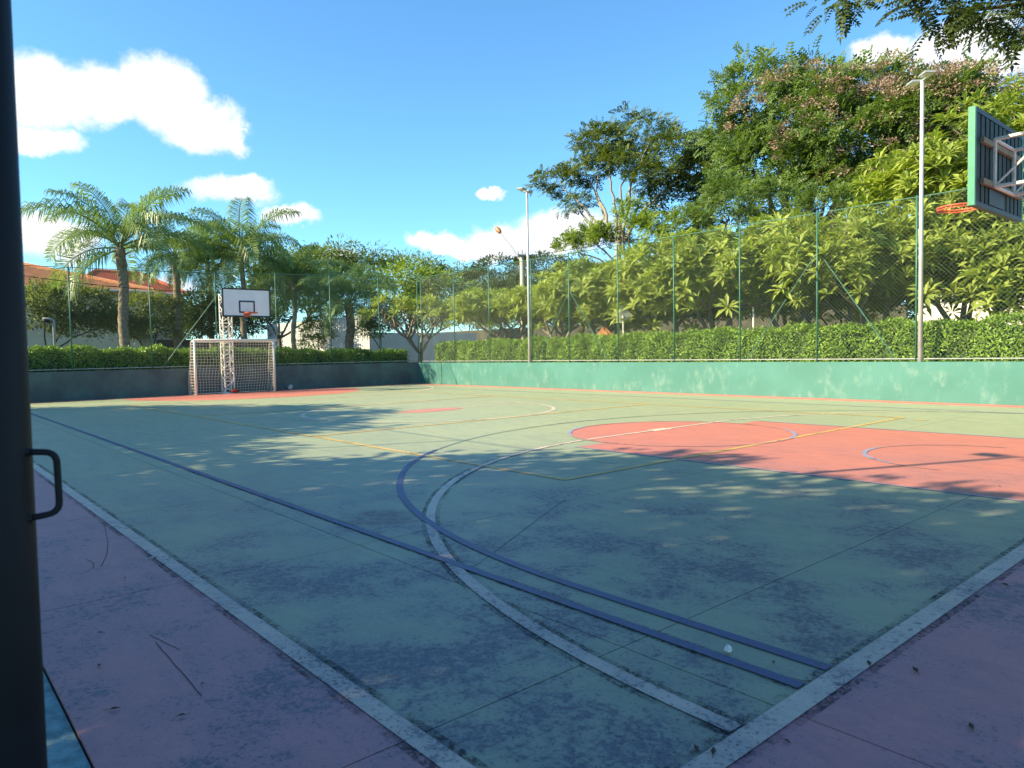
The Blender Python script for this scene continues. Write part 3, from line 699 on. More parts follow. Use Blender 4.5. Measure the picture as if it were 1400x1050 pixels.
# ------------------------------------------------------------------ hedges
def hedge(label, a0, a1, b0, b1, h0, h1, n, along='u', z0=0., size=.06):
    base = ((a0+a1)/2, (b0+b1)/2, z0) if along == 'u' else ((b0+b1)/2, (a0+a1)/2, z0)
    t = thing('hedge', base, label, 'hedge')
    s = rng.random(n); k = rng.random(n); A = a0+(a1-a0)*s
    H = h0+(h1-h0)*s+.05*np.sin(A*2.3)+.05*np.sin(A*5.1+1)+.03*np.sin(A*11.3)
    face = rng.random(n); dep = np.abs(rng.normal(size=n))*.05
    bump = .06*np.sin(A*3.1)+.05*np.sin(A*7.7+k*6)
    B = np.where(face < .42, b0+dep+bump, np.where(face < .84, b0+(b1-b0)*k, b1-dep)); Z = np.where((face >= .42) & (face < .84), H-dep*1.4+rng.random(n)**3*.10, z0+(H-z0)*(k**.85))
    P = np.stack([A, B, Z], 1) if along == 'u' else np.stack([B, A, Z], 1)
    out = np.where(face < .42, -1., np.where(face < .84, 0., 1.))
    D = unit(n)+np.array([0, 0, .45])
    if along == 'u': D[:, 1] += out*.6; NR = unit(n)*.8+np.stack([0*out, out, 1-np.abs(out)*.5], 1)
    else: D[:, 0] += out*.6; NR = unit(n)*.8+np.stack([out, 0*out, 1-np.abs(out)*.5], 1)
    scatter('foliage', *T_LEAF, P, D, NR, size*(.7+.8*rng.random(n)), M['l_hedge'], t, base)
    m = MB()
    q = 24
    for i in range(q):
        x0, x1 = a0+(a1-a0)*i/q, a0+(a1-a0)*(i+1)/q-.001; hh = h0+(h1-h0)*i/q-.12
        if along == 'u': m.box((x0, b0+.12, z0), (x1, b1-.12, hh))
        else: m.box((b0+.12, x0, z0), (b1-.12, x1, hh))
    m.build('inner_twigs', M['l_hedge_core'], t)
    return t
hedge('long clipped green hedge behind the fence on the sunlit wall', -4, 26.6, 18.0, 18.9, 1.95, 1.80, 90000, size=.085)
hedge('clipped hedge with bright top behind the fence on the dark end wall', -2, 17.2, 27.55, 28.5, 1.86, 1.50, 60000, along='v', size=.085)

# ------------------------------------------------------------------ plumeria row
def rosette(nl, el, flower=False):
    m = MB()
    for i in range(nl):
        a = i*2.4+random.uniform(-.2, .2); e = el+random.uniform(-.45, .45)*1.0-.9*(i/nl-.5); L = random.uniform(.26, .40); w = L*.125
        c = Vector((math.cos(e)*math.cos(a), math.cos(e)*math.sin(a), math.sin(e))); s = Vector((-math.sin(a), math.cos(a), 0)); up = s.cross(c)*-1
        p0 = c*.02; p1 = c*L*.6+Vector((0, 0, -.01)); p2 = c*L+Vector((0, 0, -.045-.03*random.random()))
        f = up*w*.35
        m.add([p0, p1+s*w+f, p2, p1-s*w+f, p1], [(0, 4, 1), (4, 2, 1), (0, 3, 4), (4, 3, 2)])
    return m
ROS = [rosette(n, e).mesh('leaf_rosette', M['l_plum']) for n, e in ((16, .35), (14, .55), (17, .2), (13, .45), (15, .3))]
fm = MB()
for i in range(14):
    c = Vector((random.uniform(-.09, .09), random.uniform(-.09, .09), random.uniform(.03, .14)))
    for k in range(5):
        a = 2*PI*k/5; d = Vector((math.cos(a), math.sin(a), .4)); s = Vector((-math.sin(a), math.cos(a), 0)); fm.add([c, c+d*.025+s*.014, c+d*.05, c+d*.025-s*.014], [(0, 1, 2, 3)])
FLOW = fm.mesh('flower_cluster', M['l_plum_fl'])
def plumeria(base, H, spread, label, seed, levels=(3, 3, 3, 2, 2), z_start=.55, leafy=1.0, flowers=0, lean=(0, 0), low=.0, extra=0):
    rnd = random.Random(seed)
    t = thing('plumeria_tree', base, label, 'plumeria tree', 'plumeria trees behind the hedge')
    m = MB(); tips = []
    def grow(p, d, L, r, lv):
        q = p+d*L*.55+Vector((rnd.uniform(-.06, .06), rnd.uniform(-.06, .06), 0)); e = q+(d+Vector((0, 0, .25))).normalized()*L*.45
        m.tube([p, q, e], [r, r*.85, r*.75], 5, cap=False)
        if lv == len(levels): tips.append((e, d)); return
        n = levels[lv]; a0 = rnd.random()*6.28
        for i in range(n):
            a = a0+6.283*i/n+rnd.uniform(-.4, .4); o = Vector((math.cos(a), math.sin(a), 0)); k = spread*(1.0 if lv < 2 else .8)
            nd = (d*.75+o*k*rnd.uniform(.55, 1.0)+Vector((0, 0, .12-low*.3))).normalized()
            if nd.z < -.1: nd.z = .05; nd.normalize()
            grow(e, nd, L*rnd.uniform(.66, .88), r*.66, lv+1)
    b = Vector(base); grow(b, Vector((lean[0], lean[1], 1)).normalized(), H*.23, .11, 0)
    # scale the growth to the wanted height
    zt = max(e.z for e, d in tips)-b.z; k = H/zt
    m.v = [(b.x+(x-b.x)*k, b.y+(y-b.y)*k, b.z+(z-b.z)*k) for x, y, z in m.v]
    m.build('trunk', M['plum_bark'], t, smooth=True)
    n = 0
    for e, d in tips:
        if rnd.random() > leafy: continue
        p = b+(e-b)*k
        for j in range(1+extra):
            o = bpy.data.objects.new('leaf_rosette', ROS[rnd.randrange(5)])
            off = Vector((0, 0, 0)) if j == 0 else Vector((rnd.uniform(-.42, .42), rnd.uniform(-.42, .42), -rnd.uniform(.05, .25+.33*(j-1))))
            pp = p+off
            o.location = (pp.x-b.x, -(pp.y-b.y), pp.z-b.z)
            dd = Vector((d.x, -d.y, d.z)); o.rotation_euler = (dd*.6+Vector((0, 0, .7))).to_track_quat('Z', 'Y').to_euler(); o.rotation_euler.rotate_axis('Z', rnd.random()*6.28)
            s = rnd.uniform(1.1, 1.6); o.scale = (s, s, s); link(o, t); n += 1
            if flowers and j == 0 and rnd.random() < flowers:
                f = bpy.data.objects.new('flower_cluster', FLOW); f.location = (o.location.x, o.location.y, o.location.z+.05); link(f, t)
    return t
PL = [(24.6, 21.0, 4.2, .95, .75, 'half-bare plumeria tree with grey forking branches at the corner of the court'),
      (21.4, 21.2, 4.6, .95, .9, 'thin-leaved plumeria tree behind the concrete street-lamp pole'),
      (18.6, 21.0, 5.0, .9, 1.0, 'yellowish plumeria tree just beyond the floodlight pole with twin lamps'),
      (15.9, 21.3, 5.5, .9, 1.0, 'full plumeria tree behind the back of the grey diamond sign'),
      (13.2, 21.0, 5.6, .9, 1.0, 'full plumeria tree between the diamond sign and the brown post sign'),
      (10.6, 21.2, 5.7, .9, 1.0, 'full plumeria tree behind the brown triangular post sign'),
      (8.0, 20.9, 5.5, .9, 1.0, 'full plumeria tree with red flower clusters behind the braced fence post'),
      (5.6, 21.2, 5.4, .9, 1.0, 'plumeria tree with pale flowers beside the tall floodlight pole'),
      (5.2, 23.0, 8.6, .75, 1.0, 'tall plumeria tree rising above the fence behind the tall floodlight pole'),
      (2.6, 22.6, 7.8, .8, 1.0, 'tall plumeria tree behind the slatted backboard'),
      (3.2, 20.9, 4.6, .9, 1.0, 'low plumeria tree under the orange rim')]
for i, (u, v, H, sp, lf, lb) in enumerate(PL):
    plumeria((u, v, 0.0), H, sp, lb, 100+i, leafy=lf, flowers=.10 if i in (6, 7, 9) else .01, extra=5 if lf == 1 else 2, levels=(3, 3, 3, 2, 2))

# ------------------------------------------------------------------ broadleaf trees on the right
def blob_px(x, y, rx, ry, v, depth=None):
    """an ellipsoid whose outline fills the pixel ellipse at the distance of the plane v"""
    c = pv(x, y, v); e = pv(x+rx, y, v); t = pv(x, y-ry, v); dd = math.hypot(c[0]-CAM[0], c[1]+CAM[1])
    w = rx/F_PX*dd; return (c[0], c[1], c[2], w, depth or w, t[2]-c[2])
VB = 38.0
bl = [blob_px(*b, VB) for b in ((1040, 130, 55, 45), (1110, 110, 45, 32), (1100, 170, 90, 60), (1190, 134, 55, 36), (1245, 148, 55, 34), (1180, 200, 100, 60), (1290, 170, 70, 60),
                                (1322, 142, 42, 32), (1060, 230, 75, 50), (1230, 250, 90, 50), (1010, 200, 42, 40), (1360, 190, 34, 36), (1130, 260, 80, 40), (1330, 240, 60, 50))]
big = tree('flowering_tree', 'huge rounded green tree dusted with dull pink blossom, taller than the floodlight pole', (bl[2][0], VB, 0), bl, M['l_big'], M['bark'], r0=.55, z0=4.5,
           cov=5.6, clump=.9, leaves=28, size=.44, tmpl=T_PIN5, flat=.75, shell=.45, jitter=.7)
P, D = crown_points([bl[i] for i in (2, 3, 4, 5, 6, 9, 7)], .62, .0045, .45, 40, .45, 1.02, -.3)
scatter('blossom', *T_LEAF, P+np.array([-.3, -.5, .3]), D, unit(len(P)), .14*(.7+.6*rng.random(len(P))), M['l_flower'], big, tuple(big['_o']))
VA = 44.0
ab = [blob_px(*b, VA) for b in ((875, 180, 60, 26), (825, 195, 45, 22), (910, 212, 60, 24), (800, 230, 45, 18), (850, 222, 50, 18), (765, 248, 42, 16), (935, 240, 42, 28), (785, 278, 26, 14), (745, 262, 24, 11), (890, 245, 45, 16))]
base = pv(850, 455, VA); fk = pv(845, 330, VA); ab_s = [([(base[0], VA, 0), fk], (.32, .26))]
def PA_(x, y, dv=0.): return pv(x, y, VA+dv)
for pix in ([(843, 330), (842, 290), (835, 250), (832, 215)], [(846, 330), (850, 285), (848, 255), (870, 215)], [(850, 330), (858, 290), (862, 250), (875, 225), (890, 190)], [(840, 330), (828, 300), (815, 265), (803, 240)],
            [(838, 330), (815, 305), (800, 285), (785, 270), (770, 258)], [(852, 330), (866, 300), (880, 260), (905, 225)], [(836, 330), (810, 310), (795, 292), (788, 280)], [(854, 330), (870, 300), (900, 265), (930, 245)], [(836, 325), (825, 285), (815, 262), (818, 240)]):
    dv = random.uniform(-1.2, 1.2); ab_s.append(([PA_(x, y, dv*i/3) for i, (x, y) in enumerate(pix)], (.16, .04)))
tree('umbrella_tree', 'open flat-topped tree with many pale slanting stems, standing alone against the sky', (base[0], VA, 0), ab, M['l_acacia'], M['bark_pale'], segs=ab_s, cov=4.2, clump=.8, leaves=22, size=.42, tmpl=T_PIN5, flat=.45, shell=.3, top=-.7)
bs = [blob_px(*b, 46) for b in ((975, 250, 45, 60), (930, 275, 45, 35), (960, 205, 25, 25), (1000, 290, 50, 30))]
tree('dark_tree', 'dark glossy tree filling the gap between the umbrella tree and the huge blossoming tree', (bs[0][0], 46, 0), bs, M['l_dark'], M['bark_dark'], r0=.3, clump=.8, leaves=30, size=.34)
bs = [blob_px(*b, 32) for b in ((1010, 280, 55, 38), (1060, 290, 50, 34), (1120, 290, 40, 26), (960, 310, 40, 20))]
tree('leafy_tree', 'rounded mid green tree showing above the fence rail in front of the huge blossoming tree', (bs[0][0], 32, 0), bs, M['l_big'], M['bark_dark'], r0=.2, clump=.6, leaves=34, size=.3, tmpl=T_PIN5)
bs = [blob_px(*b, 33) for b in ((860, 318, 55, 26), (910, 312, 45, 26), (810, 330, 36, 22), (845, 295, 26, 20), (790, 345, 30, 20))]
tree('feathery_tree', 'bright feathery tree top at the foot of the umbrella tree', (bs[0][0], 33, 0), bs, M['l_bright'], M['bark_dark'], r0=.18, clump=.55, leaves=34, size=.34, tmpl=T_PIN5)
bs = [blob_px(*b, 60) for b in ((690, 365, 45, 14), (740, 372, 50, 24), (790, 385, 40, 30), (660, 390, 50, 20), (700, 410, 60, 30))]
tree('flat_topped_tree', 'far dark green flat-topped tree behind the street lamp', (bs[1][0], 60, 0), bs, M['l_dark'], M['bark_dark'], r0=.3, clump=1.0, leaves=30, size=.4, flat=.4)
for i, (v, bx, lf, lb) in enumerate(((24.5, ((690, 430, 40, 34), (650, 430, 36, 36)), 'l_bright', 'leafy green shrub behind the half-bare plumeria'), (25.5, ((1360, 380, 60, 50), (1320, 350, 50, 40), (1390, 330, 40, 40)), 'l_big', 'dense dark green shrub behind the hedge under the orange rim'),
                                     (25, ((900, 430, 40, 22), (860, 440, 30, 18)), 'l_bright', 'small bright shrub below the grey diamond sign'),
                                     (24.5, ((760, 440, 30, 26), (800, 430, 30, 26)), 'l_olive', 'olive shrub beside the foot of the street-lamp pole'),
                                     (24.2, ((1000, 420, 50, 40), (950, 425, 45, 36)), 'l_dark', 'dark shrub behind the plumeria stems beside the brown post sign'), (24.5, ((840, 415, 40, 34), (790, 410, 40, 34)), 'l_big', 'leafy shrub behind the plumeria stems beside the soil heap'),
                                     (24.5, ((1150, 400, 50, 40), (1210, 410, 45, 40), (1090, 410, 40, 36)), 'l_big', 'dark green shrub behind the red flower clusters'))):
    bs = [blob_px(*b, v) for b in bx]
    tree('shrub', lb, (bs[0][0], v, 0), bs, M[lf], M['bark_dark'], r0=.07, cat='shrub', group='shrubs beyond the hedges', cov=4, clump=.32, leaves=34, size=.15, shell=.5)
# overhanging tree behind the baseline
ov = [pd(1150, -4, 8.8)+(.22, .2, .09), pd(1235, 4, 8.6)+(.32, .3, .10), pd(1300, -8, 8.4)+(.42, .4, .14), pd(1375, 0, 8.2)+(.34, .3, .14), pd(1280, 20, 8.6)+(.24, .25, .07), pd(1350, 28, 8.3)+(.24, .3, .09), pd(1395, 40, 8.2)+(.16, .2, .10),
      pd(1350, -80, 8.6)+(.8, .7, .3), pd(1450, -40, 8.6)+(.7, .7, .35), pd(1250, -80, 9)+(.6, .5, .22)]
ob = (-2.6, 10.5, 0)
osg = [([ob, (-2.7, 10.3, 2.6), (-2.2, 9.6, 4.2)], (.24, .16))]+[([(-2.2, 9.6, 4.2), tuple((Vector((-2.2, 9.6, 4.2)).lerp(Vector(o[:3]), .5)+Vector((0, 0, .35)))), o[:3]], (.07, .012)) for o in ov]
tree('overhanging_tree', 'tree behind the near baseline whose drooping leafy branches hang into the sky', ob, ov, M['l_dark'], M['bark_dark'], segs=osg, cov=1.6, clump=.17, leaves=9, size=.17, tmpl=T_PIN, flat=.7, shell=.2, top=-1)  # dark leaf colour stands in for the branches' backlit shade

# ------------------------------------------------------------------ palms
def frond_mesh(L, up, droop, n=76, ll=.8):
    """a plumose frond: curved rachis and drooping leaflets, growing along +u from the origin"""
    m = MB(); pts = []; a = up; p = Vector((0, 0, 0)); seg = L/12
    for i in range(13):
        pts.append(p.copy()); p = p+Vector((math.cos(a), 0, math.sin(a)))*seg; a -= droop/12*(.4+1.2*i/12)
    m.tube(pts, [.028-.0019*i for i in range(13)], 4, cap=False)
    for i in range(n):
        t = .16+.84*i/(n-1); k = min(int(t*12), 11); fr = t*12-k; c = pts[k].lerp(pts[k+1], fr); tg = (pts[k+1]-pts[k]).normalized(); nrm = Vector((-tg.z, 0, tg.x))
        l0 = ll*math.sin(PI*min(.98, t*.82+.14))**.6
        for s in (-1, 1):
            l = l0*random.uniform(.8, 1.15); e = random.uniform(-.1, .65)
            d = (tg*.55+Vector((0, s, 0))*math.cos(e)+nrm*math.sin(e)).normalized(); w = .017
            q1 = c+d*l*.5; q2 = c+d*l*.85+Vector((0, 0, -l*.5)); ws = tg*w
            m.add([c-ws*.5, c+ws*.5, q1+ws, q1-ws, q2], [(0, 1, 2, 3), (3, 2, 4)])
    return m
FR = {k: frond_mesh(*a).mesh('frond', M['l_palm']) for k, a in {'up': (2.9, 1.25, 1.5), 'mid': (3.0, .85, 1.9), 'out': (2.9, .45, 2.0), 'low': (2.6, .05, 1.9), 'hang': (2.2, -.35, 1.3)}.items()}
def palm(base, top, label, r=(.19, .12), scale=1.0, seed=1, trunk='palm_trunk', counts=(4, 6, 6, 5, 3), lean=0):
    rnd = random.Random(seed); t = thing('palm_tree', base, label, 'palm tree', 'feathery palms beyond the end wall')
    b, e = Vector(base), Vector(top); m = MB(); n = 26
    pts = [b.lerp(e, i/n)+Vector((.04*math.sin(i*.5+seed), .04*math.sin(i*.4), 0)) for i in range(n+1)]
    m.tube(pts, [(r[0]+(r[1]-r[0])*min(1, i/n*1.2))*(1.06 if i % 2 else .94) for i in range(n+1)], 10); m.build('trunk', M[trunk], t, smooth=True)
    m = MB()
    for i in range(9):
        a = i*2.4; c = pts[-1-rnd.randrange(5)]; d = Vector((math.cos(a), math.sin(a), .9)); m.tube([c+d*.06, c+d*.22, c+d*.4+Vector((d.x, d.y, 0))*.12], [.05, .035, .008], 5)
    m.build('leaf_bases', M['palm_pale'], t)
    ph = rnd.random()*6
    for kind, cnt in zip(('up', 'mid', 'out', 'low', 'hang'), counts):
        for i in range(cnt):
            o = bpy.data.objects.new('frond', FR[kind]); o.location = (e.x-b.x, -(e.y-b.y), e.z-b.z+rnd.uniform(-.12, .12))
            ph += 6.283/cnt; o.rotation_euler = (rnd.uniform(-.25, .25), rnd.uniform(-.12, .12), ph+rnd.uniform(-.35, .35)); s = scale*rnd.uniform(.85, 1.12); o.scale = (s, s, s); link(o, t)
        ph += 1.1
    return t
def palm_px(xb, xt, yt, u, label, **k):
    b = pu(xb, 478, u); tp = pu(xt, yt, u); return palm((u, b[1], 0), tp, label, **k)
palm_px(172, 165, 338, 33, 'tall palm with arching feathery fronds nearest the orange tiled house', seed=2, scale=1.35, r=(.2, .2), counts=(5, 5, 5, 2, 1))
palm_px(243, 240, 352, 37.5, 'palm with a ringed lit trunk next to the house with the red roof', seed=5, scale=1.15, r=(.2, .18), counts=(4, 5, 5, 3, 2))
palm_px(336, 330, 348, 36, 'palm rising directly behind the white backboard', seed=9, scale=1.3, counts=(5, 6, 6, 4, 2))
palm_px(292, 284, 362, 41, 'palm standing between the ringed trunk and the backboard', seed=12, scale=1.15, counts=(4, 5, 4, 3, 1))
palm_px(401, 402, 388, 37, 'palm with a smooth pale straight trunk in front of the white panel fence', seed=14, trunk='palm_pale', r=(.15, .12), scale=1.15)
palm_px(478, 478, 415, 33, 'short stout palm with drooping fronds in front of the white panel fence', seed=21, r=(.24, .22), scale=1.05, counts=(5, 7, 6, 4, 1))

# ------------------------------------------------------------------ trees and shrubs behind the end wall
def blob_u(x, y, rx, ry, u):
    c = pu(x, y, u); t = pu(x, y-ry, u); dd = math.hypot(c[0]-CAM[0], c[1]+CAM[1]); w = rx/F_PX*dd; return (c[0], c[1], c[2], w, w, t[2]-c[2])
def utree(name, lb, bx, u, leaf, **k):
    bs = [blob_u(*b, u) for b in bx]; return tree(name, lb, (u, bs[0][1], 0), bs, M[leaf], M['bark_dark'], **k)
utree('shrub', 'grey-green bushy shrub in front of the orange tiled house', ((60, 430, 45, 44), (110, 425, 45, 36), (130, 450, 40, 26)), 37, 'l_olive', r0=.08, cat='shrub', group='shrubs beyond the hedges', cov=4, clump=.4, leaves=34, size=.17)
utree('shrub', 'grey-green bushy shrub between two palm trunks below the red roof', ((205, 432, 34, 34), (215, 455, 30, 20), (165, 445, 25, 24)), 38, 'l_olive', r0=.08, cat='shrub', group='shrubs beyond the hedges', cov=4, clump=.4, leaves=34, size=.17)
utree('shrub', 'dark shrub behind the guy brace left of the backboard', ((275, 430, 30, 34), (300, 440, 30, 30), (265, 455, 24, 16)), 40, 'l_dark', r0=.08, cat='shrub', group='shrubs beyond the hedges', cov=4, clump=.4, leaves=34, size=.17)
utree('shrub', 'small bright shrub against the white panel fence', ((435, 455, 20, 24), (428, 470, 16, 12)), 36, 'l_bright', r0=.05, cat='shrub', group='shrubs beyond the hedges', cov=4, clump=.3, leaves=30, size=.13)
utree('shrub', 'bright green shrub between the stout palm and the half-bare plumeria', ((520, 445, 26, 24), (505, 455, 16, 16)), 34, 'l_bright', r0=.05, cat='shrub', group='shrubs beyond the hedges', cov=4, clump=.32, leaves=30, size=.14)
utree('leafy_tree', 'dark leafy tree behind the backboard and the pale palm trunk', ((380, 410, 40, 40), (430, 400, 40, 36), (350, 420, 30, 26), (460, 425, 30, 22)), 46, 'l_big', r0=.15, clump=.7, leaves=36, size=.26)
utree('leafy_tree', 'dark thicket tree glimpsed between the goal and the white panel fence', ((300, 440, 50, 34), (245, 448, 50, 30), (350, 445, 40, 34), (330, 425, 40, 30)), 58, 'l_dark', r0=.2, clump=.9, leaves=36, size=.34)
utree('leafy_tree', 'broad green tree on the skyline above the palm with the pale trunk', ((420, 365, 60, 26), (470, 355, 60, 22), (500, 380, 50, 30), (390, 385, 50, 26)), 70, 'l_far', r0=.3, clump=1.2, leaves=34, size=.42)
utree('leafy_tree', 'rounded bright green tree above the corner of the court', ((560, 385, 40, 24), (600, 400, 45, 26), (540, 410, 40, 26), (580, 425, 45, 28)), 44, 'l_bright', r0=.2, clump=.8, leaves=36, size=.27)
utree('leafy_tree', 'pale green tree on the far skyline beyond the corner of the court', ((560, 366, 50, 16), (610, 375, 40, 16)), 80, 'l_far', r0=.3, clump=1.2, leaves=30, size=.45)
for x, v, lb in ((640, 80, 'far tree on the skyline left of the street lamp'), (740, 80, 'far tree on the skyline right of the street lamp'), (850, 40, 'green tree crown glimpsed behind the plumerias near the diamond sign'),
                 (960, 40, 'green tree crown glimpsed behind the plumerias near the brown sign'), (1080, 40, 'green tree crown filling the gaps left of the red plumeria flowers'), (1200, 40, 'green tree crown filling the gaps right of the red plumeria flowers'), (1390, 44, 'green tree crown glimpsed below the slatted backboard')):
    b = [blob_px(x, 405, 70, 34, v), blob_px(x+40, 420, 60, 30, v), blob_px(x-20, 440, 60, 24, v)]
    tree('leafy_tree', lb, (b[0][0], v, 0), b, M['l_far' if v > 50 else 'l_dark'], M['bark_dark'], r0=.25, clump=.9 if v < 50 else 1.4, leaves=36, size=.32 if v < 50 else .5)

# half-bare plumeria at the corner (beyond the end wall)
plumeria((29.0, 18.9, 0), 4.3, 1.0, 'bare-branched plumeria tree growing right at the corner of the two walls', 300, leafy=.55, levels=(4, 3, 3, 2, 2))

# ------------------------------------------------------------------ shade trees on the camera side (only their shade is in the picture)
def shade(label, u, v, blobs, **k):
    return tree('shade_tree', label, (u, v, -.05), blobs, M['l_dark'], M['bark'], r0=.22, z0=1.6, group='shade trees behind the near fence', **k)
SB = dict(cov=4.3, clump=.62, leaves=40, size=.26, shell=.25, top=-1)
shade('broad shade tree behind the near fence next to the gate', 3.0, -6.2, [(1.5, -6, 4.2, 2.4, 1.9, 2.5), (4.2, -6, 5.0, 2.4, 2.0, 2.8), (5.4, -6, 6.0, 1.8, 1.8, 1.7), (3.4, -6, 6.0, 1.8, 1.6, 1.4), (3.0, -5.6, 2.6, 2.6, 1.6, 1.6), (.2, -4.4, 2.4, 1.6, 1.3, 1.2), (6.7, -6, 5.4, 2.0, 1.9, 2.6), (-.5, -5.5, 3.6, 1.6, 1.6, 1.8)], **{**SB, 'cov': 3.0})
shade('second shade tree along the near fence', 9.0, -6.2, [(8.9, -6, 5.4, 2.0, 1.9, 2.6), (10.8, -6, 4.0, 1.7, 1.8, 2.0), (8.8, -5.4, 2.8, 2.5, 1.5, 1.6), (6.0, -5.0, 2.8, 2.0, 1.5, 1.6), (12.6, -6, 3.5, 1.6, 1.6, 2.0), (7.0, -6.2, 3.6, 2.0, 1.6, 1.6)], **SB)
shade('third shade tree along the near fence', 15.5, -6.4, [(14.6, -6, 4.0, 1.9, 1.8, 2.2), (16.6, -6.2, 5.2, 1.9, 1.9, 2.4), (14.5, -5.2, 2.4, 2.6, 1.5, 1.5), (18.5, -6.2, 6.0, 1.9, 1.9, 2.6), (17.0, -5.6, 3.2, 2.2, 1.5, 1.5)], **SB)
shade('tallest shade tree, far along the near fence', 20.5, -6.5, [(20.5, -6.3, 6.5, 2.0, 2.0, 2.8), (22.7, -6.2, 6.5, 1.9, 1.9, 2.7), (24.8, -6, 5.0, 1.7, 1.6, 2.2), (20.5, -5.4, 3.4, 2.6, 1.6, 2.0), (23.5, -5.4, 3.4, 2.2, 1.5, 2.0), (26.0, -5.6, 3.2, 1.6, 1.4, 1.6)], **SB)

tree('unseen_canopy_tree', 'unseen spreading tree behind the gate, its canopy added to dim the court entrance', (-5.5, 1.5, -.05), [(-3.5, 0, 7.2, 2.6, 2.6, 1.2), (-1.2, 2.6, 7.4, 2.2, 2.4, 1.0), (-4.0, 4.2, 7.4, 2.6, 2.4, 1.2), (-6.5, 1.5, 7.8, 2.6, 2.6, 1.5), (-1.0, -1.6, 7.4, 2.0, 2.0, 1.0), (.8, .6, 7.8, 1.8, 2.0, .8)], M['l_dark'], M['bark'], r0=.35, z0=4.2, cov=4.0, clump=.6, leaves=40, size=.26, shell=.2, top=-1)  # out-of-view canopy added to darken the near court

# ------------------------------------------------------------------ utility pole with street lamp, cables
UP = pv(716, 478, 24.0)
t = thing('street_lamp_pole', (UP[0], 24.0, 0), 'concrete utility pole with a long slanted arm and an amber street lamp', 'street lamp')
tp = pv(713, 352, 24.0)
m = MB(); m.tube([(UP[0], 24, 0), (tp[0], 24, tp[2])], [.15, .10], 12); m.build('pole', M['concrete'], t, smooth=True)
le = pv(684, 318, 24.0)
m = MB(); m.tube([(tp[0], 24, tp[2]-.25), ((tp[0]+le[0])/2, 24, (tp[2]+le[2])/2-.05), le], .035, 6); arm = m.build('lamp_arm', M['lamp_grey'], t)
d = (Vector(le)-Vector(tp)).normalized(); c = Vector(le)+d*.15
m = MB(); m.tube([c-d*.2, c-d*.1, c+d*.1, c+d*.28, c+d*.34], [.05, .11, .15, .11, .03], 10); m.build('lamp_head', M['lamp'], t, smooth=True)
m = MB(); m.tube([(tp[0]-.05, 24, tp[2]), (tp[0]-.05, 24, tp[2]+.4)], .03, 6); m.tube([(tp[0]-.02, 23.7, tp[2]+.12), (tp[0]-.02, 24.3, tp[2]+.12)], .04, 6)
for dv in (-.25, .25): m.tube([(tp[0], 24+dv, tp[2]+.12), (tp[0], 24+dv, tp[2]+.32)], [.05, .02], 8)
m.build('insulator_bracket', M['lamp_grey'], t)
def cable(a, b, sag, label, r=.014):
    a, b = Vector(a), Vector(b); m = MB(); m.tube([a.lerp(b, i/20)-Vector((0, 0, sag*4*(i/20)*(1-i/20))) for i in range(21)], r, 5)
    return tag(m.build('overhead_cable', M['cable']), label, 'cable', 'overhead cables')
cable((tp[0], 24, tp[2]+.1), pu(440, 398, 46), .5, 'thin overhead cable running from the street-lamp pole over the corner plumeria')
cable((tp[0], 24, tp[2]+.05), (-10, 24.6, tp[2]+1.0), .45, 'thin overhead cable running along the plumeria row behind the fence')
cable(pu(-60, 362, 30), pu(330, 400, 30), .25, 'black cable crossing in front of the orange tiled roof')

# signs
def post_sign(name, base, top, label, shape, mp, ms, w):
    t = thing(name, base, label, 'sign'); b, e = Vector(base), Vector(top)
    m = MB(); m.tube([b, e], .03, 8); m.build('post', M[mp], t, smooth=True)
    m = MB(); q = Vector((_R[0], -_R[1], 0)).normalized(); nn = Vector((q.y, -q.x, 0))*.012
    vsx = [e+q*x*w+Vector((0, 0, z*w)) for x, z in shape]; k = len(vsx)
    m.add([x+nn*3 for x in vsx]+[x+nn*5 for x in vsx], [tuple(range(k)), tuple(range(2*k-1, k-1, -1))]+[(i, (i+1) % k, k+(i+1) % k, k+i) for i in range(k)]); m.build('plate', M[ms], t)
s1 = pv(852, 431, 19.0); post_sign('road_sign', (s1[0], 19.0, 0), s1, 'back of a grey diamond road sign among the plumerias', [(0, -1), (1, 0), (0, 1), (-1, 0)], 'galv', 'sign_grey', .34)
s2 = pv(1030, 420, 20.0); post_sign('garden_sign', (s2[0], 20.0, 0), s2, 'small brown triangular sign on a white post behind the hedge', [(0, -.75), (1, .6), (-1, .6)], 'white_steel', 'brown', .17)
# path lamp behind the end hedge
b = pu(75, 473, 30); t = thing('path_lamp', (30, b[1], 0), 'dark slim garden lamp post with a bent head behind the end hedge', 'garden lamp')
tpz = pu(75, 437, 30); m = MB(); m.tube(rounded([(30, b[1], 0), (30, b[1], tpz[2]), (30, b[1]-.35, tpz[2]+.03)], .1), .05, 8); m.build('post', M['lamp_grey'], t, smooth=True)
m = MB(); m.tube([(30, b[1]-.22, tpz[2]), (30, b[1]-.25, tpz[2]-.10)], [.11, .13], 10); m.build('lamp_head', M['black_steel'], t, smooth=True)

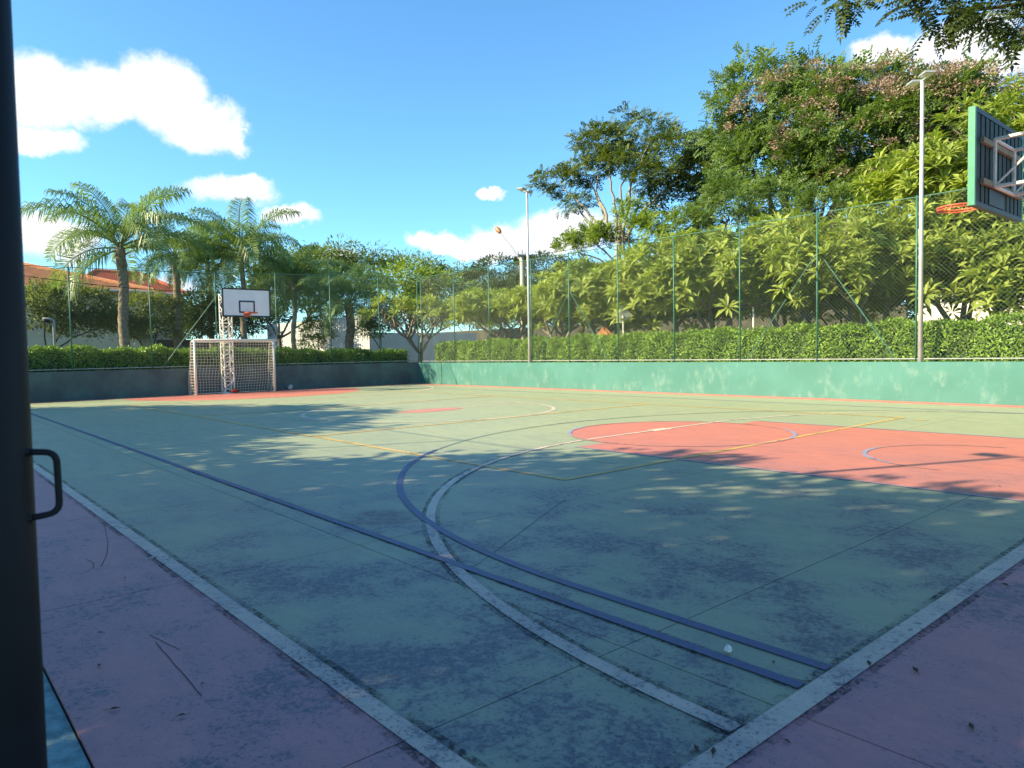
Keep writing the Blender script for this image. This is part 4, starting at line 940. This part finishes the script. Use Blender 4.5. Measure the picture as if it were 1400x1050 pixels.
# ------------------------------------------------------------------ houses, panel fence, neighbour walls, cars
def house(name, label, pts_eave, ridge, z0, tile, wall, overhang=.5):
    """hip roof: four eave corners (u,v), two ridge ends (u,v), heights"""
    t = thing(name, (sum(p[0] for p in pts_eave)/4, sum(p[1] for p in pts_eave)/4, 0), label, 'house')
    ze, zr = z0; c = Vector((sum(p[0] for p in pts_eave)/4, sum(p[1] for p in pts_eave)/4))
    wl_ = [(c.x+(p[0]-c.x)*.93, c.y+(p[1]-c.y)*.93) for p in pts_eave]
    m = MB(); m.add([(*p, 0) for p in wl_]+[(*p, ze-.02) for p in wl_], [(i, (i+1) % 4, 4+(i+1) % 4, 4+i) for i in range(4)]+[(4, 5, 6, 7)]); m.build('wall', M[wall], t)
    # roof slopes as rows of overlapping tile courses
    E = [Vector((*p, ze)) for p in pts_eave]; A, B = Vector((*ridge[0], zr)), Vector((*ridge[1], zr))
    rf = MB()
    for quad in ((E[0], E[1], B, A), (E[1], E[2], B, B), (E[2], E[3], A, B), (E[3], E[0], A, A)):
        n = 22
        for k in range(n):
            a0 = quad[0].lerp(quad[3], k/n); b0 = quad[1].lerp(quad[2], k/n); a1 = quad[0].lerp(quad[3], (k+1)/n); b1 = quad[1].lerp(quad[2], (k+1)/n); up = Vector((0, 0, .05))
            rf.add([a0, b0, b0+up, a0+up, b1+Vector((0, 0, .005)), a1+Vector((0, 0, .005))], [(0, 1, 2, 3), (3, 2, 4, 5)])
    ro = rf.build('roof', M[tile], t)
    m = MB()
    for a, b in ((A, B), (E[0], A), (E[1], B), (E[2], B), (E[3], A)):
        if (a-b).length > .05: m.tube([a+Vector((0, 0, .06)), b+Vector((0, 0, .06))], .13, 6)
    m.build('ridge_tiles', M[tile], ro)
    m = MB()
    for i in range(4): m.tube([E[i]-Vector((0, 0, .06)), E[(i+1) % 4]-Vector((0, 0, .06))], .11, 4)
    m.build('gutter', M['gutter'], ro)
    return t
e_r = pu(205, 400, 47); e_l = pu(20, 384, 43); r_l = pu(10, 352, 50)
house('tiled_house', 'long cream house with an orange tiled roof beyond the palms', [(46, e_r[1]), (46, e_r[1]-24), (58, e_r[1]-24), (58, e_r[1])], [(52, e_r[1]-7.2), (52, e_r[1]-18)], (e_r[2], pu(75, 360, 52)[2]), 'tile_orange', 'cream')
q = pu(188, 374, 62)
house('tiled_house', 'cream house with a red tiled hip roof seen past the palm trunk', [(58, q[1]+2.6), (58, q[1]-5.5), (66, q[1]-5.5), (66, q[1]+2.6)], [(62, q[1]+.0), (62, q[1]-3)], (pu(205, 400, 58)[2], q[2]), 'tile_red', 'cream')
# white vertical-panel fence
fa, fb = Vector(pu(366, 470, 56)), Vector(pu(508, 470, 40)); zt_ = 4.0
fdir = Vector((fb.x-fa.x, fb.y-fa.y, 0)); fl_ = fdir.length; fdir.normalize(); mid = (fa+fb)/2
t = thing('panel_fence', (mid.x, mid.y, 0), 'white fence of upright metal panels beyond the palms', 'fence')
sm = MB(); sm.box((0, -.02, 1.6), (.27, .02, zt_)); sm.box((.07, -.05, 1.6), (.15, -.0201, zt_)); sme = sm.mesh('panel', M['white_panel'])
for i in range(int(fl_/.3)):
    o = bpy.data.objects.new('panel', sme); q = fa+fdir*(i*.3)-mid; o.location = (q.x, -q.y, 0); o.rotation_euler = (0, 0, math.atan2(-fdir.y, fdir.x)+PI); o.location.x += fdir.x*.3; o.location.y -= fdir.y*.3; link(o, t)
nn = Vector((-fdir.y, fdir.x, 0))*.1
m = MB(); A_, B_ = Vector((fa.x, fa.y, 0)), Vector((fb.x, fb.y, 0)); m.add([A_-nn, B_-nn, B_+nn, A_+nn]+[x+Vector((0, 0, 1.75)) for x in (A_-nn, B_-nn, B_+nn, A_+nn)], [(0, 3, 2, 1), (4, 5, 6, 7), (0, 1, 5, 4), (1, 2, 6, 5), (2, 3, 7, 6), (3, 0, 4, 7)]); m.build('plinth', M['white_wall'], t)
# neighbour walls beyond the road
m = MB(); a = pv(1600, 437, 36)[0]; b_ = pv(1252, 437, 36)[0]; zt = pv(1280, 416, 36)[2]; m.box((a, 36, -.05), (b_, 36.2, zt)); w = m.build('boundary_wall', M['white_wall'])
tag(w, 'pale sunlit boundary wall glimpsed beside the tall floodlight pole', 'wall')
t = thing('railing', (b_, 36.1, zt), 'white upright railing on the pale boundary wall', 'railing')
m = MB(); m.box((a, 36.08, zt+.02), (b_, 36.12, zt+.06)); m.box((a, 36.08, zt+.7), (b_, 36.12, zt+.74)); m.build('rail', M['white_steel'], t)
bm_ = MB(); bm_.box((-.015, -.015, .061), (.015, .015, .699)); bme = bm_.mesh('baluster', M['white_steel'])
for i in range(26):
    o = bpy.data.objects.new('baluster', bme); o.location = (-.1-.16*i, 0, 0); link(o, t)
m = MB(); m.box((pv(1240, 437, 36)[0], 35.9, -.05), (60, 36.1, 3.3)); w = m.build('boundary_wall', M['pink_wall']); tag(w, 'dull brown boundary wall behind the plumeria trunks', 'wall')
HV = 19.5; HU = pv(826, 450, HV)[0]; m = MB()
for i in range(40):
    a = 2*PI*i/40; m.v.append((HU+1.3*math.cos(a)*(1+.1*math.sin(3*a)), HV+.55*math.sin(a), -.05))
m.v.append((HU, HV, 2.35)); m.v += [(HU+.75*math.cos(2*PI*i/40), HV+.3*math.sin(2*PI*i/40), 1.6+.15*math.sin(i*1.3)) for i in range(40)]
for i in range(40): m.f.append((i, (i+1) % 40, 41+(i+1) % 40, 41+i)); m.f.append((41+i, 41+(i+1) % 40, 40)); m.mi += [0, 0]
tag(m.build('soil_heap', M['earth'], smooth=True), 'heap of orange earth behind the plumeria stems near the diamond sign', 'soil heap')
m = MB(); a, b_ = pu(505, 470, 40), pu(590, 470, 40); m.box((40, a[1], -.05), (40.2, b_[1]+4, pu(540, 455, 40)[2])); tag(m.build('boundary_wall', M['white_wall']), 'cream boundary wall behind the half-bare plumeria at the corner', 'wall')
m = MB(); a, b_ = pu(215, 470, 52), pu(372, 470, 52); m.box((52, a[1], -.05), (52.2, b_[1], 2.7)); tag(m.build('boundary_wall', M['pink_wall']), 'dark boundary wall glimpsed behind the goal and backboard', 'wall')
def car(at, yaw, paint, label):
    t = thing('parked_car', at, label, 'car', 'cars parked beyond the hedges'); b = Vector(at); e = Vector((math.cos(yaw), math.sin(yaw), 0)); s = Vector((-e.y, e.x, 0))
    prof = [(-2.05, .35), (-2.1, .75), (-1.95, .92), (-1.25, .98), (-.75, 1.42), (.55, 1.45), (1.15, 1.0), (1.9, .85), (2.1, .65), (2.1, .35)]
    m = MB(); k = len(prof); V = []
    for w in (-.82, .82):
        for x, z in prof: V.append(b+e*x+s*(w*(1 if z < 1.1 else .8))+Vector((0, 0, z)))
    m.add(V, [tuple(range(k))[::-1], tuple(range(k, 2*k))]+[(i, (i+1) % k, k+(i+1) % k, k+i) for i in range(k)]); body = m.build('body', M[paint], t)
    m = MB()
    for w in (-1, 1):
        m.add([b+e*x+s*(w*y)+Vector((0, 0, z)) for x, y, z in ((-1.12, .80, 1.02), (-.72, .682, 1.36), (.5, .682, 1.39), (1.0, .80, 1.03))], [(0, 1, 2, 3)])
    m.add([b+e*(x+.01)+s*y+Vector((0, 0, z+.012)) for x, y, z in ((.6, -.6, 1.42), (.6, .6, 1.42), (1.12, .72, 1.02), (1.12, -.72, 1.02))], [(0, 1, 2, 3)])
    m.add([b+e*(x-.01)+s*y+Vector((0, 0, z+.012)) for x, y, z in ((-.8, -.6, 1.39), (-.8, .6, 1.39), (-1.22, .72, 1.0), (-1.22, -.72, 1.0))], [(0, 1, 2, 3)])
    m.build('windows', M['car_glass'], body)
    for x in (-1.3, 1.3):
        for w in (-1, 1):
            m = MB(); c = b+e*x+s*(w*.74)+Vector((0, 0, .31)); m.tube([c-s*.1, c+s*.1], .31, 16); wh = m.build('wheel', M['tyre'], t)
            m = MB(); m.tube([c+s*w*.09, c+s*w*.115], .19, 12); m.build('rim', M['galv'], wh)
    for w in (-.6, .6):
        m = MB(); c = b+e*2.09+s*w+Vector((0, 0, .68)); m.tube([c, c+e*.03], .1, 8); m.build('headlight', M['glass_pale'], t)
p = pu(290, 470, 50); car((50, p[1], -.04), 1.4, 'car_white', 'white parked car half hidden behind the end hedge left of the goal')
p = pu(360, 470, 44); car((43, p[1]+.3, -.04), 1.45, 'car_white', 'white parked car roof showing above the goal crossbar')
p = pv(1272, 437, 30); car((p[0], 30.2, -.04), .1, 'car_red', 'red parked car glimpsed above the hedge beside the tall floodlight pole')

# ------------------------------------------------------------------ small things on the court
bp = pg(397, 533)
t = MB(); lat, lon = 10, 16; c = Vector((26.85, pu(397, 530, 26.85)[1], .11))
t.v = [tuple(c+Vector((math.sin(PI*i/lat)*math.cos(2*PI*j/lon), math.sin(PI*i/lat)*math.sin(2*PI*j/lon), math.cos(PI*i/lat)))*.11*(1+.012*math.cos(5*2*PI*j/lon))) for i in range(lat+1) for j in range(lon)]
t.f = [(i*lon+j, i*lon+(j+1) % lon, (i+1)*lon+(j+1) % lon, (i+1)*lon+j) for i in range(lat) for j in range(lon)]; t.mi = [1 if ((f//lon)//2+(f % lon)//4) % 3 == 0 else 0 for f in range(len(t.f))]
tag(t.build('ball', [M['ball_white'], M['lamp_grey']], smooth=True), 'pale worn ball lying against the dark end wall beside the goal', 'ball')
c = Vector((26.45, pu(321, 535, 26.45)[1], 0)); m = MB()
for i in range(8):
    for j in range(12):
        a = 2*PI*j/12; r = .16*math.sin(PI*(i+.5)/9)*(1+.25*math.sin(3*a+i)); m.v.append((c.x+r*math.cos(a)*.8, c.y+r*math.sin(a)*1.1, .005+.022*i*(1+.2*math.cos(2*a))))
m.f = [(i*12+j, i*12+(j+1) % 12, (i+1)*12+(j+1) % 12, (i+1)*12+j) for i in range(7) for j in range(12)]+[tuple(84+j for j in range(12))]; m.mi = [0]*len(m.f)
tag(m.build('cloth_bundle', M['red_cloth'], smooth=True), 'small crumpled red bundle lying inside the goal net', 'cloth')
# crumpled paper
def crumple(at, r, material, label, name, cat, zs=.6, seed=1, group=None):
    rnd = random.Random(seed); m = MB(); n, k = 6, 9
    for i in range(n+1):
        for j in range(k):
            a = 2*PI*j/k; q = r*math.sin(PI*(i+.3)/(n+.6))*rnd.uniform(.6, 1.25); m.v.append((at[0]+q*math.cos(a), at[1]+q*math.sin(a), at[2]+max(.002, r*zs*(1-math.cos(PI*i/n))*rnd.uniform(.8, 1.1))))
    m.f = [(i*k+j, i*k+(j+1) % k, (i+1)*k+(j+1) % k, (i+1)*k+j) for i in range(n) for j in range(k)]+[tuple(range(k))[::-1], tuple(n*k+j for j in range(k))]; m.mi = [0]*len(m.f)
    return tag(m.build(name, material), label, cat, group)
pp = pg(995, 893); crumple((pp[0], pp[1], .004), .018, M['paper'], 'small crumpled white paper between the blue line and the three-point arc', 'paper_scrap', 'paper scrap', zs=.9)
leaf = MB(); leaf.add([(0, 0, .004), (.03, .016, .016), (.075, .003, .010), (.03, -.014, .012), (.035, .001, .005)], [(0, 4, 1), (4, 2, 1), (0, 3, 4), (4, 3, 2)]); leaf.tube([(0, 0, .004), (-.03, -.004, .006)], .0015, 4)
lme = leaf.mesh('dry_leaf', M['dry'])
spots = [(140, 866), (170, 790), (137, 909), (255, 978), (148, 972), (275, 938), (1058, 905), (1190, 912), (1255, 922), (955, 1030), (975, 1035), (1380, 803), (1070, 1012), (1330, 1000), (1365, 665)]
for i, (x, y) in enumerate(spots):
    q = pg(x, y); o = bpy.data.objects.new('dry_leaf', lme); o.location = (q[0], -q[1], .003); s = random.uniform(.35, .75); o.scale = (s, s, s); o.rotation_euler = (0, 0, random.random()*6.28); link(o)
    lb = 'small dry brown leaf lying on the mauve floor outside the near sideline' if q[1] < 0 else 'small dry brown leaf lying on the mauve floor behind the near baseline' if q[0] < -.06 else 'small dry brown leaf lying inside the court lines'
    tag(o, lb, 'dry leaf', 'dry leaves outside the near sideline' if q[1] < 0 else 'dry leaves behind the near baseline' if q[0] < -.06 else 'dry leaves inside the court lines')
for o in bpy.data.objects:
    if '_o' in o: del o['_o']
